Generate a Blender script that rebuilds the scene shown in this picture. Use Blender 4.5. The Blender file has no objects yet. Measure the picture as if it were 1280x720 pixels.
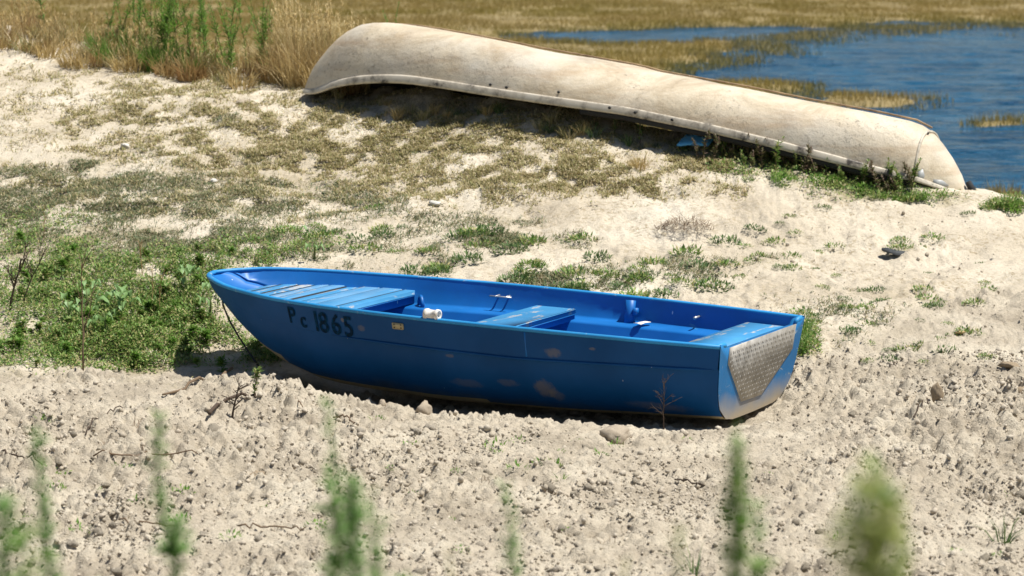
import bpy, math, random
import numpy as np
from math import radians, sin, cos, tan, pi
from mathutils import Vector

# ------------------------------------------------------------------ camera, sky, sun, exposure
scene = bpy.context.scene
COL = scene.collection
PITCH = radians(8.6); ZC = 2.56; FPX = 85 / 36 * 1280
cam_d = bpy.data.cameras.new('camera'); cam = bpy.data.objects.new('camera', cam_d); COL.objects.link(cam)
cam.location = (0, 0, ZC); cam.rotation_euler = (pi / 2 - PITCH, 0, 0)
cam_d.lens = 85; cam_d.sensor_width = 36; cam_d.clip_start = 0.1; cam_d.clip_end = 3000
cam_d.dof.use_dof = True; cam_d.dof.focus_distance = 13.7; cam_d.dof.aperture_fstop = 4.0
scene.camera = cam
SUNV = Vector((0.42, -0.04, 1.0)).normalized()          # direction towards the sun
EL = math.asin(SUNV.z); AZ = math.atan2(SUNV.x, SUNV.y)
w = bpy.data.worlds.new('World'); scene.world = w; w.use_nodes = True
nt = w.node_tree; nt.nodes.clear()
sky = nt.nodes.new('ShaderNodeTexSky'); sky.sky_type = 'NISHITA'; sky.sun_disc = False
sky.sun_elevation = EL; sky.sun_rotation = AZ; sky.altitude = 50; sky.dust_density = 0.7; sky.ozone_density = 1.5
bg = nt.nodes.new('ShaderNodeBackground'); bg.inputs['Strength'].default_value = 0.055
out = nt.nodes.new('ShaderNodeOutputWorld'); nt.links.new(sky.outputs[0], bg.inputs[0]); nt.links.new(bg.outputs[0], out.inputs[0])
sun_d = bpy.data.lights.new('sun', 'SUN'); sun_d.energy = 4.8; sun_d.angle = radians(0.53); sun_d.color = (1.0, 0.96, 0.885)
sun = bpy.data.objects.new('sun', sun_d); COL.objects.link(sun)
sun.rotation_euler = SUNV.to_track_quat('Z', 'Y').to_euler()
scene.view_settings.view_transform = 'Standard'; scene.view_settings.look = 'None'
scene.view_settings.exposure = 0.55; scene.view_settings.gamma = 1.0
scene.cycles.max_bounces = 6

rng = np.random.default_rng(11); random.seed(5)

# ------------------------------------------------------------------ noise
def hsh(ix, iy, seed):
    h = (ix.astype(np.int64) * 374761393 + iy.astype(np.int64) * 668265263 + seed * 974634777) & 0xFFFFFFFF
    h = ((h ^ (h >> 13)) * 1274126177) & 0xFFFFFFFF
    h = ((h ^ (h >> 16)) * 2246822519) & 0xFFFFFFFF
    return ((h ^ (h >> 15)) & 0xFFFFFF) / 16777216.0
def vnoise(x, y, seed=0):
    ix = np.floor(x); iy = np.floor(y); fx = x - ix; fy = y - iy
    fx = fx * fx * (3 - 2 * fx); fy = fy * fy * (3 - 2 * fy)
    a = hsh(ix, iy, seed); b = hsh(ix + 1, iy, seed); c = hsh(ix, iy + 1, seed); d = hsh(ix + 1, iy + 1, seed)
    return (a * (1 - fx) + b * fx) * (1 - fy) + (c * (1 - fx) + d * fx) * fy
def fbm(x, y, o=4, seed=0):
    s = 0; a = .5; t = 0
    for i in range(o):
        s = s + a * vnoise(x * 2 ** i + 13.7 * i, y * 2 ** i - 7.1 * i, seed + i); t += a; a *= .5
    return s / t
def bumps(x, y, seed=0, keep=.7, pw=1.0):          # rounded lumps of random size on a jittered lattice
    ix = np.floor(x); iy = np.floor(y); m = np.zeros_like(x)
    for dx in (-1, 0, 1):
        for dy in (-1, 0, 1):
            cx = ix + dx; cy = iy + dy
            px = cx + hsh(cx, cy, seed); py = cy + hsh(cx, cy, seed + 1)
            r = .25 + .5 * hsh(cx, cy, seed + 2) ** 1.6; on = hsh(cx, cy, seed + 3) < keep
            d2 = ((x - px) ** 2 + (y - py) ** 2) / (r * r)
            h = np.where(on, r * np.sqrt(np.clip(1 - d2, 0, 1)), 0)
            m = np.maximum(m, h)
    return m ** pw
def sstep(a, b, x):
    t = np.clip((x - a) / (b - a), 0, 1); return t * t * (3 - 2 * t)

# ------------------------------------------------------------------ pixel <-> place
CP, SP = cos(PITCH), sin(PITCH)
def rays(px, py):
    dx = (np.asarray(px, float) - 640) / FPX; dv = -(np.asarray(py, float) - 360) / FPX
    return dx, CP + SP * dv, -SP + CP * dv
def at(px, py, Y):
    a, b, c = rays(px, py); t = Y / b
    return np.array([a * t, b * t, ZC + c * t])
def project(X, Y, Z):
    z = Z - ZC; fw = Y * CP - z * SP; up = Y * SP + z * CP
    fw = np.maximum(fw, 1e-3)
    return 640 + FPX * X / fw, 360 - FPX * up / fw

# ------------------------------------------------------------------ helpers: meshes and objects
def mesh(name, V, faces, m=None, smooth=False):
    """faces: int array (n,k) or list of such arrays"""
    me = bpy.data.meshes.new(name)
    V = np.ascontiguousarray(V, dtype=np.float32)
    if not isinstance(faces, list): faces = [faces]
    faces = [np.asarray(f, dtype=np.int32) for f in faces if len(f)]
    me.vertices.add(len(V)); me.vertices.foreach_set('co', V.ravel())
    idx = np.concatenate([f.ravel() for f in faces]); tot = np.concatenate([np.full(len(f), f.shape[1], np.int32) for f in faces])
    st = np.zeros(len(tot), np.int32); st[1:] = np.cumsum(tot)[:-1]
    me.loops.add(len(idx)); me.loops.foreach_set('vertex_index', idx)
    me.polygons.add(len(tot)); me.polygons.foreach_set('loop_start', st); me.polygons.foreach_set('loop_total', tot)
    if smooth: me.polygons.foreach_set('use_smooth', np.ones(len(tot), bool))
    me.update(calc_edges=True); me.validate()
    if m: me.materials.append(m)
    return me
def link(name, me, parent=None, loc=(0, 0, 0), rot=(0, 0, 0), sc=None):
    o = bpy.data.objects.new(name, me); COL.objects.link(o)
    if parent is not None: o.parent = parent
    o.location = loc; o.rotation_euler = rot
    if sc is not None: o.scale = (sc, sc, sc) if np.isscalar(sc) else sc
    return o
def tag(o, label=None, cat=None, group=None, kind=None):
    if label: o['label'] = label
    if cat: o['category'] = cat
    if group: o['group'] = group
    if kind: o['kind'] = kind
    return o
def thing(name, label, cat, loc=(0, 0, 0), rz=0, group=None):
    o = link(name, None, None, loc, (0, 0, rz)); o.empty_display_size = .05
    return tag(o, label, cat, group)
def dup(root, loc, rz, sc, label, group=None, tilt=(0, 0)):
    r = root.copy(); COL.objects.link(r); r.location = loc; r.rotation_euler = (tilt[0], tilt[1], rz); r.scale = (sc, sc, sc)
    r['label'] = label
    if group: r['group'] = group
    elif 'group' in r: del r['group']
    for ch in list(root.children):
        c = ch.copy(); COL.objects.link(c); c.parent = r
        for g in list(ch.children):
            d = g.copy(); COL.objects.link(d); d.parent = c
    return r

class Geo:                                   # collects pieces into one mesh
    def __init__(s): s.V = []; s.T = []; s.Q = []; s.n = 0
    def add(s, V, T=None, Q=None):
        V = np.asarray(V, float).reshape(-1, 3)
        if T is not None and len(T): s.T.append(np.asarray(T) + s.n)
        if Q is not None and len(Q): s.Q.append(np.asarray(Q) + s.n)
        s.V.append(V); s.n += len(V); return s
    def mesh(s, name, m=None, smooth=False):
        F = []
        if s.T: F.append(np.concatenate(s.T))
        if s.Q: F.append(np.concatenate(s.Q))
        return mesh(name, np.concatenate(s.V), F, m, smooth)
    def tube(s, pts, rad, n=6, cap=True):
        P = np.asarray(pts, float); k = len(P); rad = np.broadcast_to(rad, (k,))
        tg = np.gradient(P, axis=0); tg /= np.linalg.norm(tg, axis=1)[:, None] + 1e-9
        V = []
        ref = np.array([0, 0, 1.0]) if abs(tg[0][2]) < .8 else np.array([1.0, 0, 0])
        for i in range(k):
            a = np.cross(tg[i], ref); a /= np.linalg.norm(a) + 1e-9; b = np.cross(tg[i], a)
            ang = np.arange(n) * 2 * pi / n
            V.append(P[i] + rad[i] * (np.cos(ang)[:, None] * a + np.sin(ang)[:, None] * b))
        V = np.concatenate(V); Q = []
        for i in range(k - 1):
            for j in range(n):
                Q.append((i * n + j, i * n + (j + 1) % n, (i + 1) * n + (j + 1) % n, (i + 1) * n + j))
        T = []
        if cap:
            V = np.concatenate([V, P[:1], P[-1:]]); c0 = k * n; c1 = c0 + 1
            for j in range(n):
                T.append((c0, (j + 1) % n, j)); T.append((c1, (k - 1) * n + j, (k - 1) * n + (j + 1) % n))
        return s.add(V, T, Q)
    def box(s, c, h, R=None, bev=0.0):
        c = np.asarray(c, float); h = np.asarray(h, float)
        if bev <= 0:
            V = np.array([(x, y, z) for x in (-1, 1) for y in (-1, 1) for z in (-1, 1)], float) * h
            Q = [(0, 1, 3, 2), (4, 6, 7, 5), (0, 4, 5, 1), (2, 3, 7, 6), (0, 2, 6, 4), (1, 5, 7, 3)]
            T = []
        else:
            b = bev; V = []; ix = {}
            for x in (-1, 1):
                for y in (-1, 1):
                    for z in (-1, 1):
                        for ax in range(3):
                            p = np.array([x, y, z]) * (h - b); p[ax] = np.array([x, y, z])[ax] * h[ax]
                            ix[(x, y, z, ax)] = len(V); V.append(p)
            V = np.array(V); Q = []; T = []
            for ax in range(3):
                o1, o2 = [a for a in range(3) if a != ax]
                for sg in (-1, 1):
                    q = []
                    for u, v in ((-1, -1), (1, -1), (1, 1), (-1, 1)):
                        k = [0, 0, 0]; k[ax] = sg; k[o1] = u; k[o2] = v; q.append(ix[(*k, ax)])
                    flip = (sg > 0) != (ax == 1)
                    Q.append(q if flip else q[::-1])
            for ax in range(3):                     # edges running along ax
                o1, o2 = [a for a in range(3) if a != ax]
                for u in (-1, 1):
                    for v in (-1, 1):
                        k0 = [0, 0, 0]; k0[o1] = u; k0[o2] = v; k1 = list(k0); k0[ax] = -1; k1[ax] = 1
                        Q.append([ix[(*k0, o1)], ix[(*k1, o1)], ix[(*k1, o2)], ix[(*k0, o2)]])
            for x in (-1, 1):
                for y in (-1, 1):
                    for z in (-1, 1):
                        T.append([ix[(x, y, z, a)] for a in range(3)])
        if R is not None: V = V @ np.asarray(R).T
        return s.add(V + c, T, Q)
    def leaves(s, P, az, el, L, W, fold=.25, droop=0.0):   # folded rhombic leaves
        n = len(P); P = np.asarray(P, float)
        az, el, L, W = [np.broadcast_to(a, (n,)) for a in (az, el, L, W)]
        d = np.stack([np.cos(az) * np.cos(el), np.sin(az) * np.cos(el), np.sin(el)], 1)
        sd = np.stack([-np.sin(az), np.cos(az), np.zeros(n)], 1); up = np.cross(d, sd)
        tip = P + d * L[:, None]; tip[:, 2] -= droop * L
        mid = P + d * (L * .45)[:, None]
        lft = mid + sd * (W / 2)[:, None] + up * (fold * W / 2)[:, None]
        rgt = mid - sd * (W / 2)[:, None] + up * (fold * W / 2)[:, None]
        V = np.stack([P, rgt, tip, lft], 1).reshape(-1, 3); b = np.arange(n)[:, None] * 4
        return s.add(V, np.concatenate([b + [[0, 1, 2]], b + [[0, 2, 3]]]))
    def blades(s, P, az, lean, H, W, curve=.5, rv=None):      # grass blades, bent outward
        n = len(P); P = np.asarray(P, float)
        az, lean, H, W = [np.broadcast_to(a, (n,)) for a in (az, lean, H, W)]
        o = np.stack([np.cos(az), np.sin(az), np.zeros(n)], 1)
        fa = (az + pi / 2) if rv is None else rv
        sd = np.stack([np.cos(fa), np.sin(fa), np.zeros(n)], 1) * (W / 2)[:, None]
        up = np.array([0, 0, 1.0])
        m = P + o * (np.sin(lean) * H * .5)[:, None] + up * (np.cos(lean) * H * .5)[:, None]
        l2 = lean + curve
        t = m + o * (np.sin(l2) * H * .5)[:, None] + up * (np.cos(l2) * H * .5)[:, None]
        V = np.stack([P - sd, P + sd, m - sd * .75, m + sd * .75, t], 1).reshape(-1, 3); b = np.arange(n)[:, None] * 5
        return s.add(V, b + [[2, 3, 4]], b + [[0, 1, 3, 2]])

# ------------------------------------------------------------------ materials
class NB:
    def __init__(s, name):
        s.m = bpy.data.materials.new(name); s.m.use_nodes = True; s.t = s.m.node_tree; s.t.nodes.clear()
        s.out = s.n('ShaderNodeOutputMaterial')
    def n(s, typ, **kw):
        x = s.t.nodes.new(typ)
        for k, v in kw.items(): setattr(x, k, v)
        return x
    def set(s, sock, v):
        if hasattr(v, 'links') or isinstance(v, bpy.types.NodeSocket): s.t.links.new(v, sock)
        else:
            if isinstance(v, (tuple, list)) and len(v) == 3 and sock.type == 'RGBA': v = (*v, 1)
            sock.default_value = v
    def coord(s, kind='Object', scale=None):
        c = s.n('ShaderNodeTexCoord').outputs[kind]
        if scale is not None:
            mp = s.n('ShaderNodeMapping'); s.t.links.new(c, mp.inputs[0]); mp.inputs['Scale'].default_value = scale; c = mp.outputs[0]
        return c
    def noise(s, vec, scale, detail=4, rough=.55, dist=0):
        x = s.n('ShaderNodeTexNoise'); s.set(x.inputs['Vector'], vec); x.inputs['Scale'].default_value = scale
        x.inputs['Detail'].default_value = detail; x.inputs['Roughness'].default_value = rough; x.inputs['Distortion'].default_value = dist
        return x.outputs['Fac']
    def voro(s, vec, scale, feature='F1'):
        x = s.n('ShaderNodeTexVoronoi', feature=feature); s.set(x.inputs['Vector'], vec); x.inputs['Scale'].default_value = scale
        return x.outputs['Distance']
    def ramp(s, fac, stops, interp='LINEAR'):
        x = s.n('ShaderNodeValToRGB'); s.set(x.inputs[0], fac); e = x.color_ramp.elements; x.color_ramp.interpolation = interp
        while len(e) < len(stops): e.new(.5)
        for i, (p, c) in enumerate(stops):
            e[i].position = p; e[i].color = (c, c, c, 1) if np.isscalar(c) else (*c, 1)
        return x.outputs[0]
    def mix(s, f, a, b, mode='MIX'):
        x = s.n('ShaderNodeMix', data_type='RGBA', blend_type=mode); s.set(x.inputs[0], f); s.set(x.inputs[6], a); s.set(x.inputs[7], b)
        return x.outputs[2]
    def math(s, op, a, b=0.0):
        x = s.n('ShaderNodeMath', operation=op); s.set(x.inputs[0], a); s.set(x.inputs[1], b); return x.outputs[0]
    def attr(s, name): return s.n('ShaderNodeAttribute', attribute_name=name).outputs['Fac']
    def island(s): return s.n('ShaderNodeNewGeometry').outputs['Random Per Island']
    def bump(s, h, strength=.5, dist=.01):
        x = s.n('ShaderNodeBump'); s.set(x.inputs['Height'], h); x.inputs['Strength'].default_value = strength; x.inputs['Distance'].default_value = dist
        return x.outputs[0]
    def bsdf(s, col, rough=.6, normal=None, metal=0.0, spec=.5, coat=0.0):
        x = s.n('ShaderNodeBsdfPrincipled'); s.set(x.inputs['Base Color'], col); s.set(x.inputs['Roughness'], rough); s.set(x.inputs['Metallic'], metal)
        s.set(x.inputs['Specular IOR Level'], spec); s.set(x.inputs['Coat Weight'], coat)
        if normal is not None: s.t.links.new(normal, x.inputs['Normal'])
        s.t.links.new(x.outputs[0], s.out.inputs[0]); s.b = x
        return s
def leafmat(name, cols, trans=.3, rough=.55, patch=None):
    b = NB(name); f = b.island()
    k = len(cols)
    c = b.ramp(f, [((i + .5) / k, cc) for i, cc in enumerate(cols)])
    if patch:
        nz = b.noise(b.coord('Object'), patch[0], 3); c = b.mix(b.ramp(nz, [(.42, 0.0), (.6, 1.0)]), c, patch[1], 'MULTIPLY')
    b.bsdf(c, rough, spec=.3)
    tr = b.n('ShaderNodeBsdfTranslucent'); b.set(tr.inputs[0], c)
    mx = b.n('ShaderNodeMixShader'); mx.inputs[0].default_value = trans
    b.t.links.new(b.b.outputs[0], mx.inputs[1]); b.t.links.new(tr.outputs[0], mx.inputs[2]); b.t.links.new(mx.outputs[0], b.out.inputs[0])
    return b.m

M = {}
# soil
b = NB('dry_soil'); co = b.coord('Object')
pale = b.ramp(b.noise(co, 1.1, 5), [(.3, (.45, .385, .29)), (.5, (.58, .51, .40)), (.7, (.68, .615, .505))])
loose = b.ramp(b.noise(co, 2.3, 5), [(.3, (.35, .30, .23)), (.5, (.47, .41, .32)), (.72, (.58, .52, .415))])
c = b.mix(b.attr('loose'), pale, loose)
c = b.mix(b.math('MULTIPLY', b.attr('thatch'), b.ramp(b.noise(co, 9, 4), [(.35, 0.35), (.6, 1.0)])), c, (.22, .185, .085))
lit = b.math('MULTIPLY', b.ramp(b.noise(co, 26, 5, .7), [(.5, 0.0), (.62, .75)]), b.ramp(b.noise(co, 1.9, 4), [(.4, .15), (.6, 1.0)]))
c = b.mix(b.math('MULTIPLY', lit, b.math('SUBTRACT', 1.0, b.attr('loose'))), c, (.30, .235, .14))
fine = b.noise(co, 60, 6, .7)
c = b.mix(.6, c, b.ramp(fine, [(.32, .62), (.48, 1.0), (.7, 1.15)]), 'MULTIPLY')
grit = b.ramp(b.voro(co, 90), [(.05, .65), (.22, 1.0)])
c = b.mix(.5, c, grit, 'MULTIPLY')
h = b.math('ADD', b.noise(co, 45, 8, .7), b.math('MULTIPLY', b.noise(co, 160, 3), .4))
M['soil'] = b.bsdf(c, .95, b.bump(h, 1.0, .016), spec=.12).m
b = NB('dry_clod'); co = b.coord('Object'); oi = b.n('ShaderNodeObjectInfo').outputs['Random']
c = b.ramp(b.island(), [(.1, (.38, .33, .255)), (.5, (.445, .385, .305)), (.9, (.50, .445, .36))])
c = b.mix(.6, c, b.ramp(b.noise(co, 45, 6, .7), [(.3, .75), (.6, 1.1)]), 'MULTIPLY')
M['clod'] = b.bsdf(c, .95, b.bump(b.noise(co, 70, 6, .7), .7, .008), spec=.12).m
b = NB('clod_single'); co = b.coord('Object'); oi = b.n('ShaderNodeObjectInfo').outputs['Random']
c = b.ramp(oi, [(.1, (.38, .33, .255)), (.5, (.44, .385, .305)), (.9, (.50, .44, .355))])
c = b.mix(.6, c, b.ramp(b.noise(co, 45, 6, .7), [(.3, .75), (.6, 1.1)]), 'MULTIPLY')
M['clod1'] = b.bsdf(c, .95, b.bump(b.noise(co, 55, 6, .7), .9, .01), spec=.12).m
def stone(name, c0, c1, sc=18):
    b = NB(name); co = b.coord('Object')
    c = b.ramp(b.noise(co, sc, 6, .65), [(.3, c0), (.7, c1)])
    return b.bsdf(c, .8, b.bump(b.noise(co, sc * 3, 6, .7), .6, .008), spec=.3).m
M['brown_stone'] = stone('brown_stone', (.22, .165, .105), (.38, .30, .205))
M['white_stone'] = stone('white_stone', (.55, .52, .46), (.75, .72, .66))
M['tan_stone'] = stone('tan_stone', (.33, .27, .20), (.46, .39, .30))
M['slate'] = stone('dark_slate', (.035, .038, .042), (.075, .08, .085), 30)
# vegetation
M['green'] = leafmat('green_leaf', [(0.074, 0.146, 0.029), (0.124, 0.233, 0.044), (0.19, 0.308, 0.066), (0.278, 0.366, 0.102), (0.409, 0.366, 0.162)])
M['darkgreen'] = leafmat('dark_green_leaf', [(0.057, 0.113, 0.037), (0.089, 0.158, 0.051), (0.127, 0.202, 0.063), (0.189, 0.24, 0.101)])
M['turf'] = leafmat('turf_blade', [(0.085, 0.137, 0.063), (0.127, 0.175, 0.079), (0.19, 0.201, 0.095), (0.275, 0.244, 0.127), (0.36, 0.296, 0.18)], .25, .6)
M['olive'] = leafmat('olive_turf', [(0.254, 0.254, 0.102), (0.331, 0.305, 0.127), (0.42, 0.356, 0.178), (0.509, 0.42, 0.242), (0.585, 0.496, 0.318)], .25, .6)
M['straw'] = leafmat('straw', [(0.403, 0.291, 0.112), (0.493, 0.37, 0.157), (0.582, 0.459, 0.224), (0.65, 0.526, 0.291)], .3, .6)
M['redstraw'] = leafmat('rusty_straw', [(.32, .19, .08), (.42, .28, .12), (.48, .35, .17)], .3, .6)
M['weed'] = leafmat('fresh_green_leaf', [(0.081, 0.184, 0.023), (0.127, 0.265, 0.04), (0.184, 0.333, 0.057), (0.253, 0.368, 0.092)], .42)
M['blur'] = leafmat('feathery_leaf', [(.13, .26, .06), (.19, .36, .10), (.26, .42, .15)], .5)
M['seed'] = leafmat('seed_head', [(.15, .26, .06), (.26, .35, .10), (.38, .42, .14), (.44, .44, .18)], .35)
M['big'] = leafmat('broad_leaf', [(0.13, 0.247, 0.078), (0.195, 0.325, 0.117), (0.26, 0.39, 0.169)], .3, .45)
M['stemg'] = leafmat('green_stem', [(.08, .12, .03), (.12, .15, .045)], .1)
M['wood'] = leafmat('dead_stem', [(.10, .065, .035), (.15, .10, .06), (.20, .145, .095)], .0, .8)
M['dark_wood'] = leafmat('dark_twig', [(.045, .03, .02), (.08, .055, .038)], .0, .8)
M['marsh'] = leafmat('marsh_grass', [(0.276, 0.207, 0.06), (0.35, 0.262, 0.083), (0.423, 0.317, 0.115), (0.497, 0.377, 0.156)], .3, .6, patch=(.11, (.80, .85, .62)))
M['pink'] = leafmat('pinkish_flower', [(.10, .12, .04), (.20, .15, .10), (.28, .19, .16), (.14, .14, .05)], .3)
# marsh mud, water
b = NB('marsh_mud'); co = b.coord('Object')
c = b.ramp(b.noise(co, .5, 5), [(.3, (.16, .12, .045)), (.7, (.28, .21, .085))])
M['mud'] = b.bsdf(c, .9, b.bump(b.noise(co, 6, 6), .6, .05)).m
b = NB('lake_water'); co = b.coord('Object', (1.0, 2.4, 1.0))
h = b.math('ADD', b.math('MULTIPLY', b.noise(co, .9, 3, .5, .6), 1.0), b.math('MULTIPLY', b.noise(co, 3.2, 4, .6, .5), .55))
M['water'] = b.bsdf(b.ramp(b.noise(co, .5, 4), [(.35, (.001, .052, .12)), (.65, (.004, .105, .22))]), .1, b.bump(h, .9, .8), spec=.15).m  # streaky base tones imitate the light and dark of ripples
# blue boat paint
def paint(name, base, worn, scale=7, amount=.62, rough=.32, dirt=None, spec=.4, st=(1, 1, 2.2), stains=None, rnd_worn=False, fleck=(.014, .032)):
    b = NB(name); co = b.coord('Object')
    c = b.mix(b.ramp(b.noise(co, 2.2, 4), [(.35, 0.0), (.7, 1.0)]), base, tuple(min(1, v * 1.35 + .004) for v in base))
    sc = b.ramp(b.noise(b.coord('Object', st), scale, 8, .75, .5), [(amount, 0.0), (amount + .05, 1.0)])
    if rnd_worn:
        oi = b.n('ShaderNodeObjectInfo').outputs['Random']; sc = b.math('MAXIMUM', sc, b.math('MULTIPLY', b.ramp(oi, [(.45, 0.0), (.9, .75)]), b.ramp(b.noise(b.coord('Object', st), 4, 6, .7), [(.4, 0.0), (.6, 1.0)])))
    c = b.mix(sc, c, worn)
    for cx, cz, rx, rz, am in (stains or ()):
        sp_ = b.n('ShaderNodeSeparateXYZ'); b.t.links.new(co, sp_.inputs[0])
        u = b.math('DIVIDE', b.math('SUBTRACT', sp_.outputs[0], cx), rx); v = b.math('DIVIDE', b.math('SUBTRACT', sp_.outputs[2], cz), rz)
        d = b.math('ADD', b.math('ADD', b.math('MULTIPLY', u, u), b.math('MULTIPLY', v, v)), b.math('MULTIPLY', b.math('SUBTRACT', b.noise(co, 28, 7, .75), .5), 2.6))
        c = b.mix(b.ramp(d, [(.25, am), (1.0, 0.0)]), c, (.22, .175, .11))
    fl = b.ramp(b.voro(b.coord('Object', (1, 1, .35)), 13), [(fleck[0], 1.0), (fleck[1], 0.0)])
    fl = b.math('MULTIPLY', fl, b.ramp(b.noise(co, 6, 2), [(.46, 0.0), (.52, 1.0)]))
    c = b.mix(fl, c, (.62, .66, .7))
    if dirt:
        sep = b.n('ShaderNodeSeparateXYZ'); b.t.links.new(b.coord('Object'), sep.inputs[0])
        z = b.math('ADD', sep.outputs[2], b.math('MULTIPLY', b.math('SUBTRACT', b.noise(co, 5, 5), .5), dirt[2]))
        z = b.math('DIVIDE', b.math('SUBTRACT', z, dirt[0]), dirt[1] - dirt[0])
        c = b.mix(b.ramp(z, [(0.0, 1.0), (1.0, 0.0)]), c, dirt[3])
    r = b.math('ADD', rough, b.math('MULTIPLY', b.noise(co, 9, 4), .25))
    return b.bsdf(c, r, b.bump(b.noise(co, 25, 4), .12, .004), spec=spec).m
BLUE = (.003, .085, .40)
M['hull'] = paint('blue_hull_paint', (.001, .048, .16), (.008, .08, .20), 5, .64, .42, dirt=(-.15, -.03, .16, (.06, .065, .055)), spec=.15, stains=((0.96, 0.27, 0.05500000000000001, 0.03, 0.39), (1.06, 0.045, 0.07150000000000001, 0.06, 0.44), (1.0, 0.01, 0.05500000000000001, 0.04, 0.28), (1.28, 0.06, 0.07700000000000001, 0.025, 0.22), (2.19, 0.3, 0.033, 0.02, 0.33), (1.55, 0.03, 0.11000000000000001, 0.03, 0.19), (0.72, 0.31, 0.022000000000000002, 0.01, 0.39), (0.4, 0.0, 0.22000000000000003, 0.03, 0.22), (2.32, 0.335, 0.013200000000000002, 0.014, 0.5), (1.62, 0.19, 0.033, 0.012, 0.33)))
M['bottom'] = paint('tan_bottom_paint', (.30, .245, .135), (.26, .22, .13), 5, .6, .55)
M['transom'] = paint('blue_transom_paint', (.008, .115, .29), (.30, .34, .35), 6, .6, .4, dirt=(-.06, .10, .16, (.38, .32, .23)), spec=.25)
M['inner'] = paint('blue_inner_paint', (.003, .110, .36), (.05, .23, .46), 5, .64, .32, fleck=(.03, .06))
M['rim'] = paint('blue_rim_paint', (.012, .185, .42), (.33, .42, .48), 9, .6, .4)
M['plank'] = paint('worn_blue_plank', (.04, .205, .40), (.42, .42, .40), 5, .56, .5, spec=.3, st=(2.6, .45, 1), rnd_worn=True)
M['seat'] = paint('worn_blue_seat', (.035, .20, .40), (.40, .41, .40), 5, .555, .5, spec=.3, st=(2.2, .6, 1))
b = NB('worn_lettering'); co = b.coord('Object')
M['letter'] = b.bsdf(b.mix(b.ramp(b.noise(co, 40, 4, .7), [(.46, 0.08), (.62, .9)]), (.0025, .010, .022), (.001, .04, .10)), .7, spec=.05).m
b = NB('tan_scrape'); co = b.coord('Object')
M['scrape'] = b.bsdf(b.ramp(b.noise(co, 18, 4), [(.35, (.12, .10, .07)), (.65, (.26, .20, .12))]), .7).m
b = NB('dull_aluminium'); co = b.coord('Object')
c = b.ramp(b.noise(co, 12, 6, .7), [(.3, (.20, .185, .16)), (.5, (.34, .32, .285)), (.7, (.44, .42, .385))])
M['alu'] = b.bsdf(c, .55, metal=.35).m
b = NB('brass_plate'); M['brass'] = b.bsdf((.36, .30, .17), .5, metal=.3).m
b = NB('white_plastic'); co = b.coord('Object'); M['plastic'] = b.bsdf(b.ramp(b.noise(co, 30, 4), [(.35, (.5, .44, .36)), (.6, (.8, .77, .72))]), .5).m
b = NB('steel'); M['steel'] = b.bsdf((.5, .5, .5), .4, metal=.6).m
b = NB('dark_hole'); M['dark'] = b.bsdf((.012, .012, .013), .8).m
b = NB('dark_rope'); M['rope'] = b.bsdf((.03, .035, .04), .9).m
b = NB('paper'); M['paper'] = b.bsdf((.82, .78, .72), .8).m
b = NB('blue_tarp'); M['tarp'] = b.bsdf((.12, .45, .80), .45).m
# white boat
b = NB('weathered_white_hull'); co = b.coord('Object')
base = b.ramp(b.noise(b.coord('Object', (.8, .8, 1.3)), 2.6, 9, .72, .9), [(.28, (.31, .24, .155)), (.40, (.47, .385, .27)), (.52, (.58, .495, .365)), (.64, (.64, .56, .435)), (.76, (.44, .375, .28))])
gr = b.ramp(b.noise(co, 1.3, 5, .6), [(.5, 0.0), (.72, .5)]); base = b.mix(gr, base, (.50, .49, .46))
sp = b.math('MULTIPLY', b.ramp(b.noise(co, 30, 8, .8), [(.54, 0.0), (.63, 1.0)]), b.ramp(b.noise(co, 2.1, 4), [(.45, 0.0), (.6, .85)]))
scr = b.ramp(b.noise(b.coord('Object', (1.0, 1.0, 9.0)), 16, 5, .75), [(.60, 0.0), (.66, .6)])
base = b.mix(scr, base, (.68, .63, .55))
base = b.mix(sp, base, (.20, .17, .13))
rust = b.math('MULTIPLY', b.ramp(b.noise(b.coord('Object', (.3, .3, 2.5)), 5, 5, .6), [(.52, 0.0), (.7, .45)]), 1.0)
base = b.mix(rust, base, (.40, .27, .16))
M['whull'] = b.bsdf(base, .5, b.bump(b.noise(co, 9, 7, .7), .5, .02), spec=.3).m
b = NB('weathered_white_rim'); co = b.coord('Object')
c = b.ramp(b.noise(co, 7, 7, .7), [(.36, (.07, .06, .05)), (.43, (.34, .30, .24)), (.52, (.52, .465, .375)), (.7, (.60, .55, .46))])
M['wrim'] = b.bsdf(c, .5, spec=.4).m
b = NB('shade_toned_inner_hull'); co = b.coord('Object')
M['winner'] = b.bsdf(b.ramp(b.noise(co, 3, 5), [(.3, (.06, .055, .045)), (.7, (.12, .105, .085))]), .8).m  # shade inside the upturned off-white hull is put into this dark colour
b = NB('grey_patch'); M['gpatch'] = b.bsdf((.36, .37, .37), .5).m
b = NB('rusty_keel_edge'); co = b.coord('Object')
M['keel'] = b.bsdf(b.ramp(b.noise(co, 6, 6, .7), [(.35, (.16, .10, .055)), (.65, (.42, .29, .16))]), .8).m

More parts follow.
